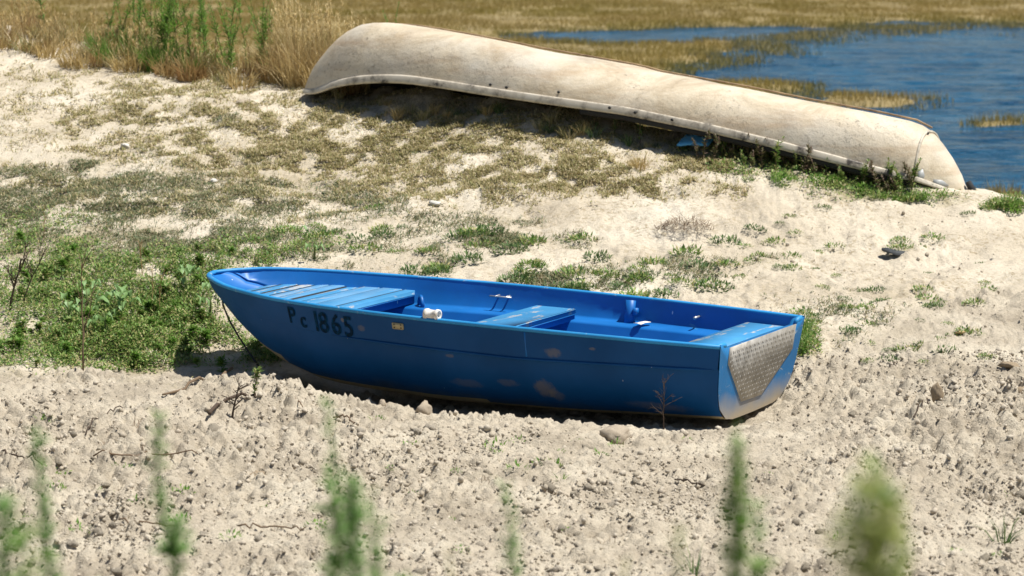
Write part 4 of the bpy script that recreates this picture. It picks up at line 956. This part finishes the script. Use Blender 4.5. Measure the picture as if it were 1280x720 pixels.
def grass_plant(name, label, cat, seed, n, Ht, R, mb, lean=(.05, .6), W=.005, group=None, loc=(0, 0, 0), seedheads=0, ms=None):
    r = np.random.default_rng(seed); root = thing(name, label, cat, loc, 0, group); a = r.random(n) * 2 * pi; d = R * np.sqrt(r.random(n)) * .6
    gb = Geo().blades(np.stack([d * np.cos(a), d * np.sin(a), np.zeros(n) - .01], 1), a + r.normal(size=n) * .6, lean[0] + (lean[1] - lean[0]) * r.random(n), Ht * (.45 + .6 * r.random(n)), W * (.7 + .6 * r.random(n)), .45, rv=r.random(n) * 2 * pi)
    tag(link('blades', gb.mesh('blades', mb), root), kind='stuff')
    if seedheads:
        gh = Geo()
        for _ in range(seedheads):
            a = r.random() * 2 * pi; l = .25 * r.random(); h = Ht * (.85 + .4 * r.random()); tip = np.array([cos(a) * l * h, sin(a) * l * h, h])
            gh.tube([(0, 0, 0), tip * .55 + [0, 0, .03], tip], [.0028, .002, .0012], 4)
            m_ = 14; gh.leaves(tip - np.outer(r.random(m_), tip) * .22, r.random(m_) * 6.28, .7 + .6 * r.random(m_), .035, .007)
        tag(link('seed_stalks', gh.mesh('seed_stalks', ms or mb), root), kind='stuff')
    return root
def twig_plant(name, label, cat, seed, Ht, nb_, m, loc, lean=.15, rs=.006, rz=0.0, levels=2, spread=.55, group=None):
    r = np.random.default_rng(seed); root = thing(name, label, cat, loc, rz, group); ts = np.linspace(0, 1, 7)
    main = np.stack([lean * Ht * ts ** 1.4, .0 * ts, Ht * ts], 1) + r.normal(size=(7, 3)) * .015 * Ht * ts[:, None]; main[0] = (0, 0, -.03)
    link('stem', Geo().tube(main, rs * (1 - .7 * ts), 5).mesh('stem', m), root)
    gt_ = Geo()
    def br(p0, d, l, rad, lev):
        u = np.linspace(0, 1, 5); q = p0 + np.outer(u * l, d) + np.cumsum(r.normal(size=(5, 3)) * .05 * l, 0) * u[:, None]
        gt_.tube(q, rad * (1 - .6 * u), 4)
        if lev > 0:
            for _ in range(3):
                t = .3 + .65 * r.random(); i = min(int(t * 4), 3); dd = d + r.normal(size=3) * .6; dd /= np.linalg.norm(dd); br(q[i], dd, l * .45, rad * .6, lev - 1)
    for _ in range(nb_):
        t = .25 + .7 * r.random(); p0 = np.array([np.interp(t, ts, main[:, c]) for c in range(3)]); a = r.random() * 2 * pi
        d = np.array([cos(a) * spread, sin(a) * spread, .6 + .4 * r.random()]); d /= np.linalg.norm(d); br(p0, d, Ht * (.2 + .25 * r.random()), rs * .5, levels - 1)
    tag(link('twigs', gt_.mesh('twigs', m), root), kind='stuff')
    return root
def spread(protos, spots, label0, group, sc=(.8, 1.2), sink=.01):
    for i, (px_, py_) in enumerate(spots):
        label = label0(px_, py_) if callable(label0) else label0
        x, y, z = g1(px_, py_); p = protos[i % len(protos)]; s = random.uniform(*sc); loc = (x, y, hd(x, y) - sink); rz = random.uniform(0, 6.28); tl = (random.uniform(-.12, .12), random.uniform(-.12, .12))
        if i < len(protos):
            p.location = loc; p.rotation_euler = (*tl, rz); p.scale = (s, s, s); p['label'] = label; p['group'] = group
        else: dup(p, loc, rz, s, label, group, tl)
def rnd(cx, cy, rx, ry, n):
    o = []
    while len(o) < n:
        a, b_ = random.uniform(-1, 1), random.uniform(-1, 1)
        if a * a + b_ * b_ < 1: o.append((cx + a * rx, cy + b_ * ry))
    return o
# tall weeds and dry grass along the crest of the bank, upper left
def crest_spots(x0, x1, n, back=(0, .5)):
    o = []
    for _ in range(n):
        px_ = random.uniform(x0, x1); x = (px_ - 640) / FPX * 22; x = (px_ - 640) / FPX * float(np.interp(x, CR[:, 0], CR[:, 1])); y = float(np.interp(x, CR[:, 0], CR[:, 1])) + random.uniform(*back) - .25; o.append((x, y))
    return o
def spread_xy(protos, spots, label0, group, sc, sink=.02):
    for i, (x, y) in enumerate(spots):
        label = label0(*[float(q) for q in project(x, y, float(H(x, y)))]) if callable(label0) else label0
        p = protos[i % len(protos)]; s = random.uniform(*sc); loc = (x, y, float(H(x, y)) - sink); rz = random.uniform(0, 6.28); tl = (random.uniform(-.1, .1), random.uniform(-.1, .1))
        if i < len(protos):
            p.location = loc; p.rotation_euler = (*tl, rz); p.scale = (s, s, s); p['label'] = label; p['group'] = group
        else: dup(p, loc, rz, s, label, group, tl)
pr = [stem_plant('tall_weed', 'x', 'weed', 400 + i, 1.0, 84, .09, .012, M['weed'], M['stemg'], .2, None, .006, 2, 1.0, (.35, 1.0)) for i in range(5)]
spread_xy(pr, crest_spots(172, 225, 7, (-.1, .5)) + crest_spots(196, 232, 5, (-.1, .4)) + crest_spots(225, 292, 11, (-.1, .5)) + crest_spots(292, 345, 9, (-.05, .4)) + crest_spots(30, 170, 6) , zone('tall slender green weed on the crest, ', ((170, 'left of the main green clump'), (232, 'in the left half of the green clump'), (292, 'in the right half of the green clump'), (9e9, 'between green clump and golden grass'))), 'tall weeds along the crest', (.62, 1.05))
pr = [stem_plant('tall_weed', 'x', 'weed', 420 + i, 1.5, 190, .085, .013, M['weed'], M['stemg'], .08, None, .007, 1, 1.0, (.35, 1.0)) for i in range(2)]
spread_xy(pr, [((496 - 640) / FPX * 21.6, 21.6), ((518 - 640) / FPX * 21.7, 21.7)], 'tall green weed rising behind the raised end of the white boat', 'weeds behind the white boat', (.8, .9))
pr = [grass_plant('dry_grass_tuft', 'x', 'dry grass', 440 + i, 95, .55, .14, M['redstraw'] if i == 1 else M['straw'], (.03, .7), .006, None, (0, 0, 0), 8, M['straw']) for i in range(4)]
spread_xy(pr, crest_spots(335, 455, 26, (-.15, .55)), zone('tall golden dry grass tuft ', ((375, 'at the left of the golden stand'), (415, 'in the middle of the golden stand'), (9e9, 'touching the left end of the white boat'))), 'dry grass beside the white boat', (.75, 1.25))
pr = [grass_plant('dry_grass_tuft', 'x', 'dry grass', 450 + i, 90, .25, .16, (M['straw'], M['redstraw'], M['olive'])[i % 3], (.05, .8), .008, None, (0, 0, 0), 4, M['straw']) for i in range(4)]
spread_xy(pr, crest_spots(-20, 185, 52, (-.5, .5)) + crest_spots(170, 340, 34, (-.35, .25)), zone('low straw-coloured grass tuft on the crest, ', ((40, 'at the left corner'), (90, 'a little right of the corner'), (140, 'before the first green stalks'), (190, 'just left of the green clump'), (260, 'under the green clump'), (9e9, 'between green clump and golden grass'))), 'dry grass on the crest', (.6, 1.25))
pr = [grass_plant('green_grass_tuft', 'x', 'grass', 455 + i, 90, .30, .12, M['weed'], (.03, .5), .007) for i in range(2)]
spread_xy(pr, crest_spots(120, 300, 22, (-.25, .3)), zone('green grass tuft among dry tufts, ', ((180, 'left of the tall green clump'), (240, 'at the foot of the tall clump'), (9e9, 'right of the tall green clump'))), 'green tufts on the crest', (.6, 1.2))
# tufts near and under the white boat
pr = [grass_plant('grass_tuft', 'x', 'grass', 460 + i, 60, .20, .07, (M['straw'], M['olive'], M['darkgreen'])[i % 3], (.05, .7), .005) for i in range(6)]
sp = [(random.uniform(415, 860), 0) for _ in range(36)]; sp = [(a, np.interp(a, [415, 520, 620, 740, 860], [128, 137, 146, 168, 190]) + random.uniform(-6, 10)) for a, _ in sp]
spread(pr, sp, zone('small grass tuft shaded by the white boat, ', ((520, 'under its raised left end'), (640, 'left of its middle'), (740, 'under its middle'), (9e9, 'just left of the blue tarpaulin'))), 'tufts under the white boat', (.4, .85))
t_ = grass_plant('grass_tuft', 'round tuft of pale dry grass standing alone below the white boat', 'grass', 470, 170, .17, .10, M['straw'], (.02, .8), .004); x, y, z = g1(799, 209); t_.location = (x, y, hd(x, y) - .01)
t_ = grass_plant('grass_tuft', 'small dry tuft in front of the white boat near its left third', 'grass', 471, 70, .16, .06, M['straw'], (.02, .7), .004); x, y, z = g1(497, 147); t_.location = (x, y, hd(x, y) - .01)
pr = [stem_plant('flowering_weed', 'x', 'weed', 480 + i, .20, 46, .035, .012, M['green'] if i % 2 else M['pink'], M['wood'], .3, None, .0035, 3, .6) for i in range(5)]
sp = [(a, np.interp(a, [860, 960, 1050, 1150, 1200], [200, 214, 228, 245, 250]) + random.uniform(-10, 5)) for a in [random.uniform(870, 1140) for _ in range(56)]]
spread(pr, sp, zone('scraggly weed along the low side of the white boat, ', ((960, 'right of the blue tarpaulin'), (1070, 'midway to the low end'), (9e9, 'near the low end'))), 'weeds along the white boat', (.5, 1.2))
t_ = stem_plant('weed', 'single green weed with a dry flower head before the white boat side', 'weed', 490, .34, 50, .045, .013, M['weed'], M['wood'], .1, None, .004, 3); x, y, z = g1(800, 178); t_.location = (x, y, hd(x, y))
t_ = stem_plant('weed', 'short bright green weed before the white boat, left of the flower head', 'weed', 491, .26, 50, .04, .012, M['weed'], M['stemg'], .1, None, .004, 2); x, y, z = g1(768, 170); t_.location = (x, y, hd(x, y))
pr = [tag(link('green_weed', None), None, 'weed') for i in range(4)]
for i, p in enumerate(pr): tag(link('leaves', clump(500 + i, 160, .045, .014, .10, (.1, 1.2), .10).mesh('leaves', M['weed'] if i % 2 else M['green']), p), kind='stuff')
spread(pr, [(a, np.interp(a, [930, 1100, 1200, 1280], [222, 240, 253, 262]) + random.uniform(-6, 9)) for a in [random.uniform(930, 1165) for _ in range(22)] + [random.uniform(1225, 1285) for _ in range(9)]], zone('leafy green weed on the bank edge, ', ((1060, 'before the white boat gunwale'), (1160, 'before the cap seam'), (1215, 'under the dark tip of the white boat'), (9e9, 'at the right edge beside the water'))), 'weeds on the bank edge', (.35, .8))
# weeds in the sandy middle
pr = [tag(link('low_weed', None), None, 'weed') for i in range(5)]
for i, p in enumerate(pr): tag(link('leaves', clump(520 + i, 90 + 20 * i, .04, .013, .11, (.0, 1.2), .06).mesh('leaves', M['darkgreen'] if i % 2 else M['green']), p), kind='stuff')
sp = rnd(630, 300, 60, 16, 9) + rnd(700, 345, 90, 18, 12) + rnd(790, 355, 60, 16, 9) + rnd(560, 340, 60, 10, 5) + rnd(870, 340, 70, 22, 8) + rnd(500, 300, 60, 25, 6) + [(533, 317), (468, 262), (400, 325), (725, 297), (745, 320), (800, 352), (940, 325), (905, 300), (655, 345), (585, 330)] + rnd(370, 300, 60, 18, 8)
spread(pr, sp, zone('low dark green weed on pale soil ', ((440, 'behind the bow deck'), (560, 'behind the rope guide'), (650, 'behind the cleat and loop'), (730, 'behind the middle seat'), (800, 'behind the oarlock pillar'), (9e9, 'behind the stern bench')), 0, ((310, ', farther up the slope'), (9e9, ', near the gunwale'))), 'weeds behind the blue boat', (.45, 1.1))
sp = rnd(1090, 400, 110, 40, 13) + rnd(1010, 380, 30, 30, 5) + rnd(1180, 440, 80, 25, 5) + rnd(960, 330, 60, 16, 5) + rnd(1100, 290, 90, 20, 4) + [(1084, 452), (1060, 385), (1210, 270)] + rnd(1120, 370, 160, 75, 26) + rnd(960, 285, 110, 40, 8)
protos2 = [dup(p, (0, 0, 0), 0, 1, 'x') for p in pr[:3]]
spread(protos2, sp, zone('small sprawling weed on bare bank, ', ((1040, 'close behind the transom'), (1120, 'below the dark slate'), (9e9, 'near the right edge'))), 'weeds right of the blue boat', (.3, .75))
pr2 = [grass_plant('grass_tuft', 'x', 'grass', 540 + i, 40, .20, .06, M['weed'], (.05, .7), .005) for i in range(3)]
spread(pr2, [(1008, 420), (1010, 432), (1003, 440), (1012, 405), (1000, 445), (1006, 412)], 'bright green grass tuft just behind the transom of the blue boat', 'tufts behind the transom', (.6, 1.0))
# leafy weeds left of the bow
pr = [stem_plant('leafy_weed', 'x', 'weed', 550 + i, .12, 34, .05, .016, M['green'] if i % 2 else M['weed'], M['stemg'], .5, None, .003, 5, .3, (.0, .8), .0) for i in range(5)]
sp = rnd(170, 415, 150, 45, 36) + rnd(260, 420, 80, 50, 18) + rnd(30, 440, 60, 25, 10) + rnd(60, 330, 70, 25, 7) + rnd(250, 330, 90, 20, 8) + rnd(130, 360, 130, 25, 10)
sp = [q for q in sp if not (q[0] > 262 and 330 < q[1] < 455)]
spread(pr, sp, zone('leafy green weed ', ((70, 'at the far left, '), (125, 'round the tall dead stalk, '), (200, 'between dead stalk and bow, '), (9e9, 'beside the blue bow, ')), 0, ((350, 'back of the growth'), (410, 'middle of the growth'), (9e9, 'front of the growth'))), 'weeds left of the bow', (.4, .9))
# broad-leaved plants: big leaves are parts
def broad(seed, nl, R, loc, label):
    r = np.random.default_rng(seed); root = thing('broad_leaved_weed', label, 'weed', loc)
    for i in range(nl):
        a = r.random() * 2 * pi; l = R * (.5 + .6 * r.random()); h = .05 + .13 * r.random(); u = np.linspace(0, 1, 6); wv = np.array([.05, .75, 1, .85, .5, .02]) * l * .42
        d = R * .9 * r.random(); ctr = np.stack([d * cos(a) + u * l * cos(a), d * sin(a) + u * l * sin(a), h + .06 * np.sin(u * 2.2) - .05 * u ** 2], 1); sd = np.array([-sin(a), cos(a), 0])
        V = np.concatenate([ctr + sd * wv[:, None] + [0, 0, .012], ctr, ctr - sd * wv[:, None] + [0, 0, .012]]); V[:6] += r.normal(size=(6, 3)) * .004; V[12:] += r.normal(size=(6, 3)) * .004
        Q = [(j, j + 1, 7 + j, 6 + j) for j in range(5)] + [(6 + j, 7 + j, 13 + j, 12 + j) for j in range(5)]
        link('leaf', mesh('leaf', V, np.array(Q), M['big'], True), root)
    link('stem', Geo().tube([(0, 0, -.02), (.01, 0, .08), (.0, .01, .16)], [.008, .006, .003], 5).mesh('stem', M['stemg']), root)
for i, (px_, py_, nl, R, lb) in enumerate(((150, 400, 13, .085, 'pale broad-leaved weed in the growth midway between the stalk and the bow'), (108, 388, 8, .075, 'pale broad-leaved weed behind the tall dead stalk'), (262, 395, 7, .085, 'broad-leaved weed directly left of the blue bow'), (232, 372, 7, .07, 'broad-leaved weed behind and left of the blue bow'),
                                           (130, 425, 6, .06, 'broad-leaved weed in front of its larger pale neighbours'), (392, 325, 4, .06, 'broad-leaved weed behind the far gunwale of the blue boat near the bow'), (85, 410, 5, .07, 'broad-leaved weed left of the tall dead stalk'))):
    x, y, z = g1(px_, py_); broad(560 + i, nl, R, (x, y, hd(x, y)), lb)
# dead stalks, twigs, branches
x, y, z = g1(104, 470); twig_plant('dead_stalk', 'tall thin dead brown stalk standing in the green weeds at left', 'dead stalk', 601, .66, 7, M['wood'], (x, y, hd(x, y)), .02, .006, 0, 1, .25)
x, y, z = g1(12, 392); twig_plant('dead_bush', 'bare brown branching bush at the left edge', 'dead bush', 602, .40, 8, M['dark_wood'], (x, y, hd(x, y)), .35, .009, -.2, 2, .4)
x, y, z = g1(28, 385); twig_plant('dead_bush', 'smaller bare twiggy bush right of the bush at the left edge', 'dead bush', 612, .40, 5, M['dark_wood'], (x, y, hd(x, y)), .45, .006, .2, 2, .35)
for i, (px_, py_, h_, lb) in enumerate(((190, 385, .30, 'reddish dead stalk among the weeds left of the bow'), (198, 390, .26, 'short rusty dead stalk beside the reddish one'), (178, 345, .24, 'thin dead stalk behind the leafy weeds'), (55, 300, .2, 'thin dead stalk in the turf at far left'))):
    x, y, z = g1(px_, py_); twig_plant('dead_stalk', lb, 'dead stalk', 603 + i, h_, 4, M['redstraw'], (x, y, hd(x, y)), .1, .004, random.uniform(0, 6), 1, .3)
x, y = .785, 12.26; z = 0; twig_plant('dead_twig', 'small bare grey twig standing before the side of the blue boat', 'dead twig', 621, .25, 12, M['dark_wood'], (x, y, hd(x, y)), -.02, .0036, 0, 2, .8)
x, y, z = g1(290, 520); twig_plant('dead_bush', 'uprooted dark dry bush on the soil below the bow', 'dead bush', 631, .20, 12, M['dark_wood'], (x, y, hd(x, y)), .25, .007, .6, 2, 1.0)
t_ = stem_plant('weed', 'small green weed growing through the dry bush below the bow', 'weed', 632, .16, 60, .035, .010, M['green'], M['wood'], .2, None, .003, 4); x, y, z = g1(318, 497); t_.location = (x, y, hd(x, y))
def stick(pts, r0, r1, label, m='wood', name='fallen_branch'):
    P = []
    for px_, py_ in pts: x, y, z = g1(px_, py_); P.append((x, y, hd(x, y)))
    P = np.array(P); u = np.linspace(0, 1, 14); q = np.linspace(0, 1, len(P)); C_ = np.stack([np.interp(u, q, P[:, c]) for c in range(3)], 1); C_[:, 2] = np.maximum(HD(C_[:, 0], C_[:, 1]), np.interp(u, [0, 1], [P[0, 2], P[-1, 2]])) + r0 * 1.1 + .012
    C_ += np.random.default_rng(len(label)).normal(size=C_.shape) * .006; b0 = C_[0].copy()
    return tag(link(name, Geo().tube(C_ - b0, np.linspace(r0, r1, 14), 6).mesh(name, M[m], True), None, tuple(b0)), label, 'stick')
stick([(205, 497), (245, 485), (290, 467)], .0055, .010, 'long brown branch lying across the soil crest left of the boat')
stick([(262, 524), (275, 508), (318, 496), (335, 503)], .011, .006, 'dark crooked branch of the dry bush lying on the soil', 'dark_wood')
stick([(105, 548), (130, 525), (152, 512)], .004, .003, 'thin dry twig leaning over the clods at left', 'dark_wood', 'twig')
stick([(118, 577), (165, 578), (210, 575), (248, 577)], .0045, .003, 'long straight pale twig lying in the left foreground', 'wood', 'twig')
stick([(150, 658), (180, 661), (218, 664)], .004, .003, 'short twig in the foreground below the long straight one', 'wood', 'twig')
stick([(300, 663), (340, 664), (385, 668)], .0045, .003, 'thin twig in the foreground below the bow', 'wood', 'twig')
stick([(418, 520), (435, 528), (446, 536)], .005, .003, 'curved pale twig near the shadow under the hull', 'wood', 'twig')
stick([(1143, 528), (1152, 516), (1160, 509)], .004, .003, 'small stick leaning beside the upright brown stone', 'dark_wood', 'twig')
stick([(1035, 708), (1042, 700), (1049, 692)], .004, .003, 'little stick standing in the foreground at right', 'dark_wood', 'twig')
stick([(360, 492), (370, 503), (378, 512)], .005, .003, 'pale stick on the soil beside the bow shadow', 'wood', 'twig')
stick([(845, 600), (860, 606), (880, 612)], .004, .003, 'dark twig half buried before the transom', 'dark_wood', 'twig')
stick([(0, 572), (30, 582), (52, 592)], .005, .003, 'dark twig at the left edge of the foreground', 'dark_wood', 'twig')
# heap of dry stems
hp = thing('dry_brush_heap', 'low heap of dry brown stems on the pale bank below the white boat', 'brush heap'); x, y, z = g1(856, 287); hp.location = (x, y, hd(x, y))
r = np.random.default_rng(640); gh = Geo(); n = 420; a = r.random(n) * 2 * pi; d = np.sqrt(r.random(n)); P = np.stack([.20 * d * np.cos(a), .22 * d * np.sin(a), .09 * (1 - d ** 2) * r.random(n) + .005], 1)
gh.blades(P, r.random(n) * 6.28, .9 + .6 * r.random(n), .05 + .08 * r.random(n), .004, .3); tag(link('stems', gh.mesh('stems', M['wood']), hp), kind='stuff')
# green grass tufts in the foreground
for (px_, py_, h_, R, nn_, lb, sd) in ((1253, 672, .15, .05, 26, 'spiky green grass tuft at the lower right edge', 1), (868, 716, .14, .04, 18, 'thin bladed grass tuft at the bottom edge left of the tall green plant', 2), (700, 600, .05, .03, 12, 'tiny sprig of grass in the foreground soil', 3), (1010, 425, .16, .06, 24, 'tall grass blades at the far corner of the transom', 4)):
    x, y, z = g1(px_, py_); grass_plant('grass_tuft', lb, 'grass', 650 + sd, nn_, h_ * 1.25, R, M['darkgreen'] if sd < 3 else M['weed'], (.05, .75), .006, None, (x, y, hd(x, y) - .005))
pr = [tag(link('seedling', None), None, 'seedling') for i in range(3)]
for i, p in enumerate(pr): tag(link('leaves', clump(660 + i, 26, .024, .007, .05, (.1, 1.2), .03).mesh('leaves', M['weed']), p), kind='stuff')
sp = [(random.uniform(20, 1260), random.uniform(520, 715)) for _ in range(34)] + rnd(150, 590, 120, 50, 10) + rnd(640, 575, 60, 20, 6) + rnd(740, 560, 40, 15, 4)
spread(pr, sp, zone('tiny green seedling among clods, ', ((260, 'left foreground'), (520, 'foreground below the bow'), (780, 'foreground centre'), (1020, 'foreground below the transom'), (9e9, 'right foreground'))), 'seedlings in the foreground soil', (.5, 1.2))
pr = [tag(link('dry_wisp', None), None, 'dry plant') for i in range(3)]
for i, p in enumerate(pr): tag(link('stems', Geo().blades(np.zeros((14, 3)) + np.random.default_rng(i).normal(size=(14, 3)) * [.015, .015, 0], np.random.default_rng(i + 9).random(14) * 6.28, .3 + np.random.default_rng(i + 5).random(14), .06, .003, .6).mesh('stems', M['wood']), p), kind='stuff')
spread(pr, rnd(640, 500, 90, 8, 8) + rnd(130, 560, 110, 40, 10) + rnd(700, 620, 300, 60, 14) + [(300, 540), (230, 570)], zone('little wisp of dry brown stems, ', ((330, 'left foreground soil'), (800, 'soil before the hull side'), (9e9, 'right foreground soil'))), 'dry wisps on the soil', (.6, 1.3))

# ------------------------------------------------------------------ tall plants close to the camera (out of focus)
def near_plant(px_, py_, Yd, dx, label, seed, nl, L, W, ml, br_=4, lean=0.0, bs=1.0, name='foreground_weed', start=.0, taper=.6, head=None):
    Yd *= .55; L *= .72; W *= .75; dx *= .55
    tip = at(px_, py_, Yd); bx = tip[0] + dx; bz = float(H(bx, Yd)); Ht = tip[2] - bz
    r = np.random.default_rng(seed); root = thing(name, label, 'weed', (bx, Yd, bz - .02))
    ts = np.linspace(0, 1, 10); cur = np.stack([-dx * ts ** 1.3, 0 * ts, Ht * ts], 1); cur[1:-1, :2] += r.normal(size=(8, 2)) * .012
    gs = Geo().tube(cur, .006 * (1 - .75 * ts), 5); gl = Geo(); lines = [(cur, 1.0)]
    for _ in range(br_):
        t0 = .35 + .5 * r.random(); b0 = np.array([np.interp(t0, ts, cur[:, q]) for q in range(3)]); a = r.random() * 2 * pi; bl = bs * Ht * (.12 + .14 * r.random())
        bp = np.stack([b0 + np.array([cos(a) * .5 * bl * u, sin(a) * .5 * bl * u, bl * u * .85]) for u in np.linspace(0, 1, 5)]); gs.tube(bp, .003 * (1 - .6 * np.linspace(0, 1, 5)), 4); lines.append((bp, .3 * bs))
    for ln, wt in lines:
        m_ = int(nl * wt); t = start + (1 - start) * r.random(m_); q = np.linspace(0, 1, len(ln)); P = np.stack([np.interp(t, q, ln[:, c]) for c in range(3)], 1)
        sz = 1.1 - taper * t; gl.leaves(P, r.random(m_) * 2 * pi, .1 + .9 * r.random(m_), L * sz * (.6 + .7 * r.random(m_)), W * sz, .2, .1)
    if head:
        m_, rx, rz = head; v = r.normal(size=(m_, 3)); v /= np.linalg.norm(v, axis=1)[:, None]; v *= (r.random(m_) ** .45)[:, None] * (.75 + .5 * vnoise(v[:, 0] * 2 + 5, v[:, 2] * 2 + seed, seed))[:, None]
        gl.leaves(cur[-1] + [0, 0, -rz * .9] + v * [rx, rx, rz], r.random(m_) * 2 * pi, r.random(m_) * 1.4 - .1, L * .5 * (.5 + r.random(m_)), W * .8, .2)
    link('stem', gs.mesh('stem', M['stemg']), root); tag(link('leaves', gl.mesh('leaves', ml), root), kind='stuff')
    return root
near_plant(45, 520, 6.2, .18, 'feathery green weed leaning right in the left foreground, second from the left edge', 701, 900, .06, .013, M['blur'], 3, bs=.35)
near_plant(30, 640, 4.4, .05, 'broad bushy green weed right of the one in the bottom left corner', 714, 700, .08, .017, M['weed'], 5, bs=.6)
near_plant(8, 606, 4.6, .02, 'bushy green weed in the bottom left corner', 702, 900, .07, .017, M['blur'], 4, bs=.7)
near_plant(198, 503, 6.6, .10, 'faint feathery weed in the foreground below and left of the bow', 703, 760, .06, .012, M['blur'], 3, bs=.35)
near_plant(403, 482, 6.0, .13, 'tall green weed whose dark tip crosses the shadow under the hull', 704, 360, .055, .012, M['blur'], 4, bs=.5)
near_plant(465, 600, 5.4, .03, 'soft leafy weed at the bottom edge right of the broad green one', 715, 420, .07, .013, M['blur'], 4, bs=.6)
near_plant(440, 585, 5.6, .05, 'broad soft green weed in the foreground right under the dark tipped one', 713, 1200, .075, .014, M['blur'], 6, bs=.8)
near_plant(628, 585, 6.6, .10, 'thin pale green weed at the bottom centre', 705, 560, .06, .011, M['blur'], 4, bs=.5)
near_plant(920, 532, 4.9, .0, 'narrow bright green weed rising below the transom', 706, 560, .03, .010, M['weed'], 1, bs=.3, taper=.1, head=(420, .014, .11))
near_plant(945, 610, 5.2, .02, 'low wispy weed right beside the narrow bright green one', 707, 420, .055, .010, M['blur'], 3, bs=.4)
near_plant(1095, 566, 3.7, .0, 'blurred weed with a heavy olive seed head at lower right', 708, 160, .045, .012, M['seed'], 3, bs=.3, taper=.1, head=(520, .035, .07))
near_plant(1128, 625, 3.9, .0, 'bright green leafy shoot beside the olive seed head', 709, 520, .04, .018, M['weed'], 1, bs=.4)
near_plant(850, 640, 5.0, .02, 'thin straw-coloured weed at the bottom left of the narrow green weed', 710, 260, .045, .006, M['seed'], 6)
near_plant(560, 668, 5.2, .03, 'short straw-coloured weed at the bottom edge left of centre', 711, 260, .04, .006, M['straw'], 4)
near_plant(785, 676, 5.2, .02, 'short straw-coloured weed at the bottom edge right of centre', 712, 260, .04, .006, M['straw'], 4)
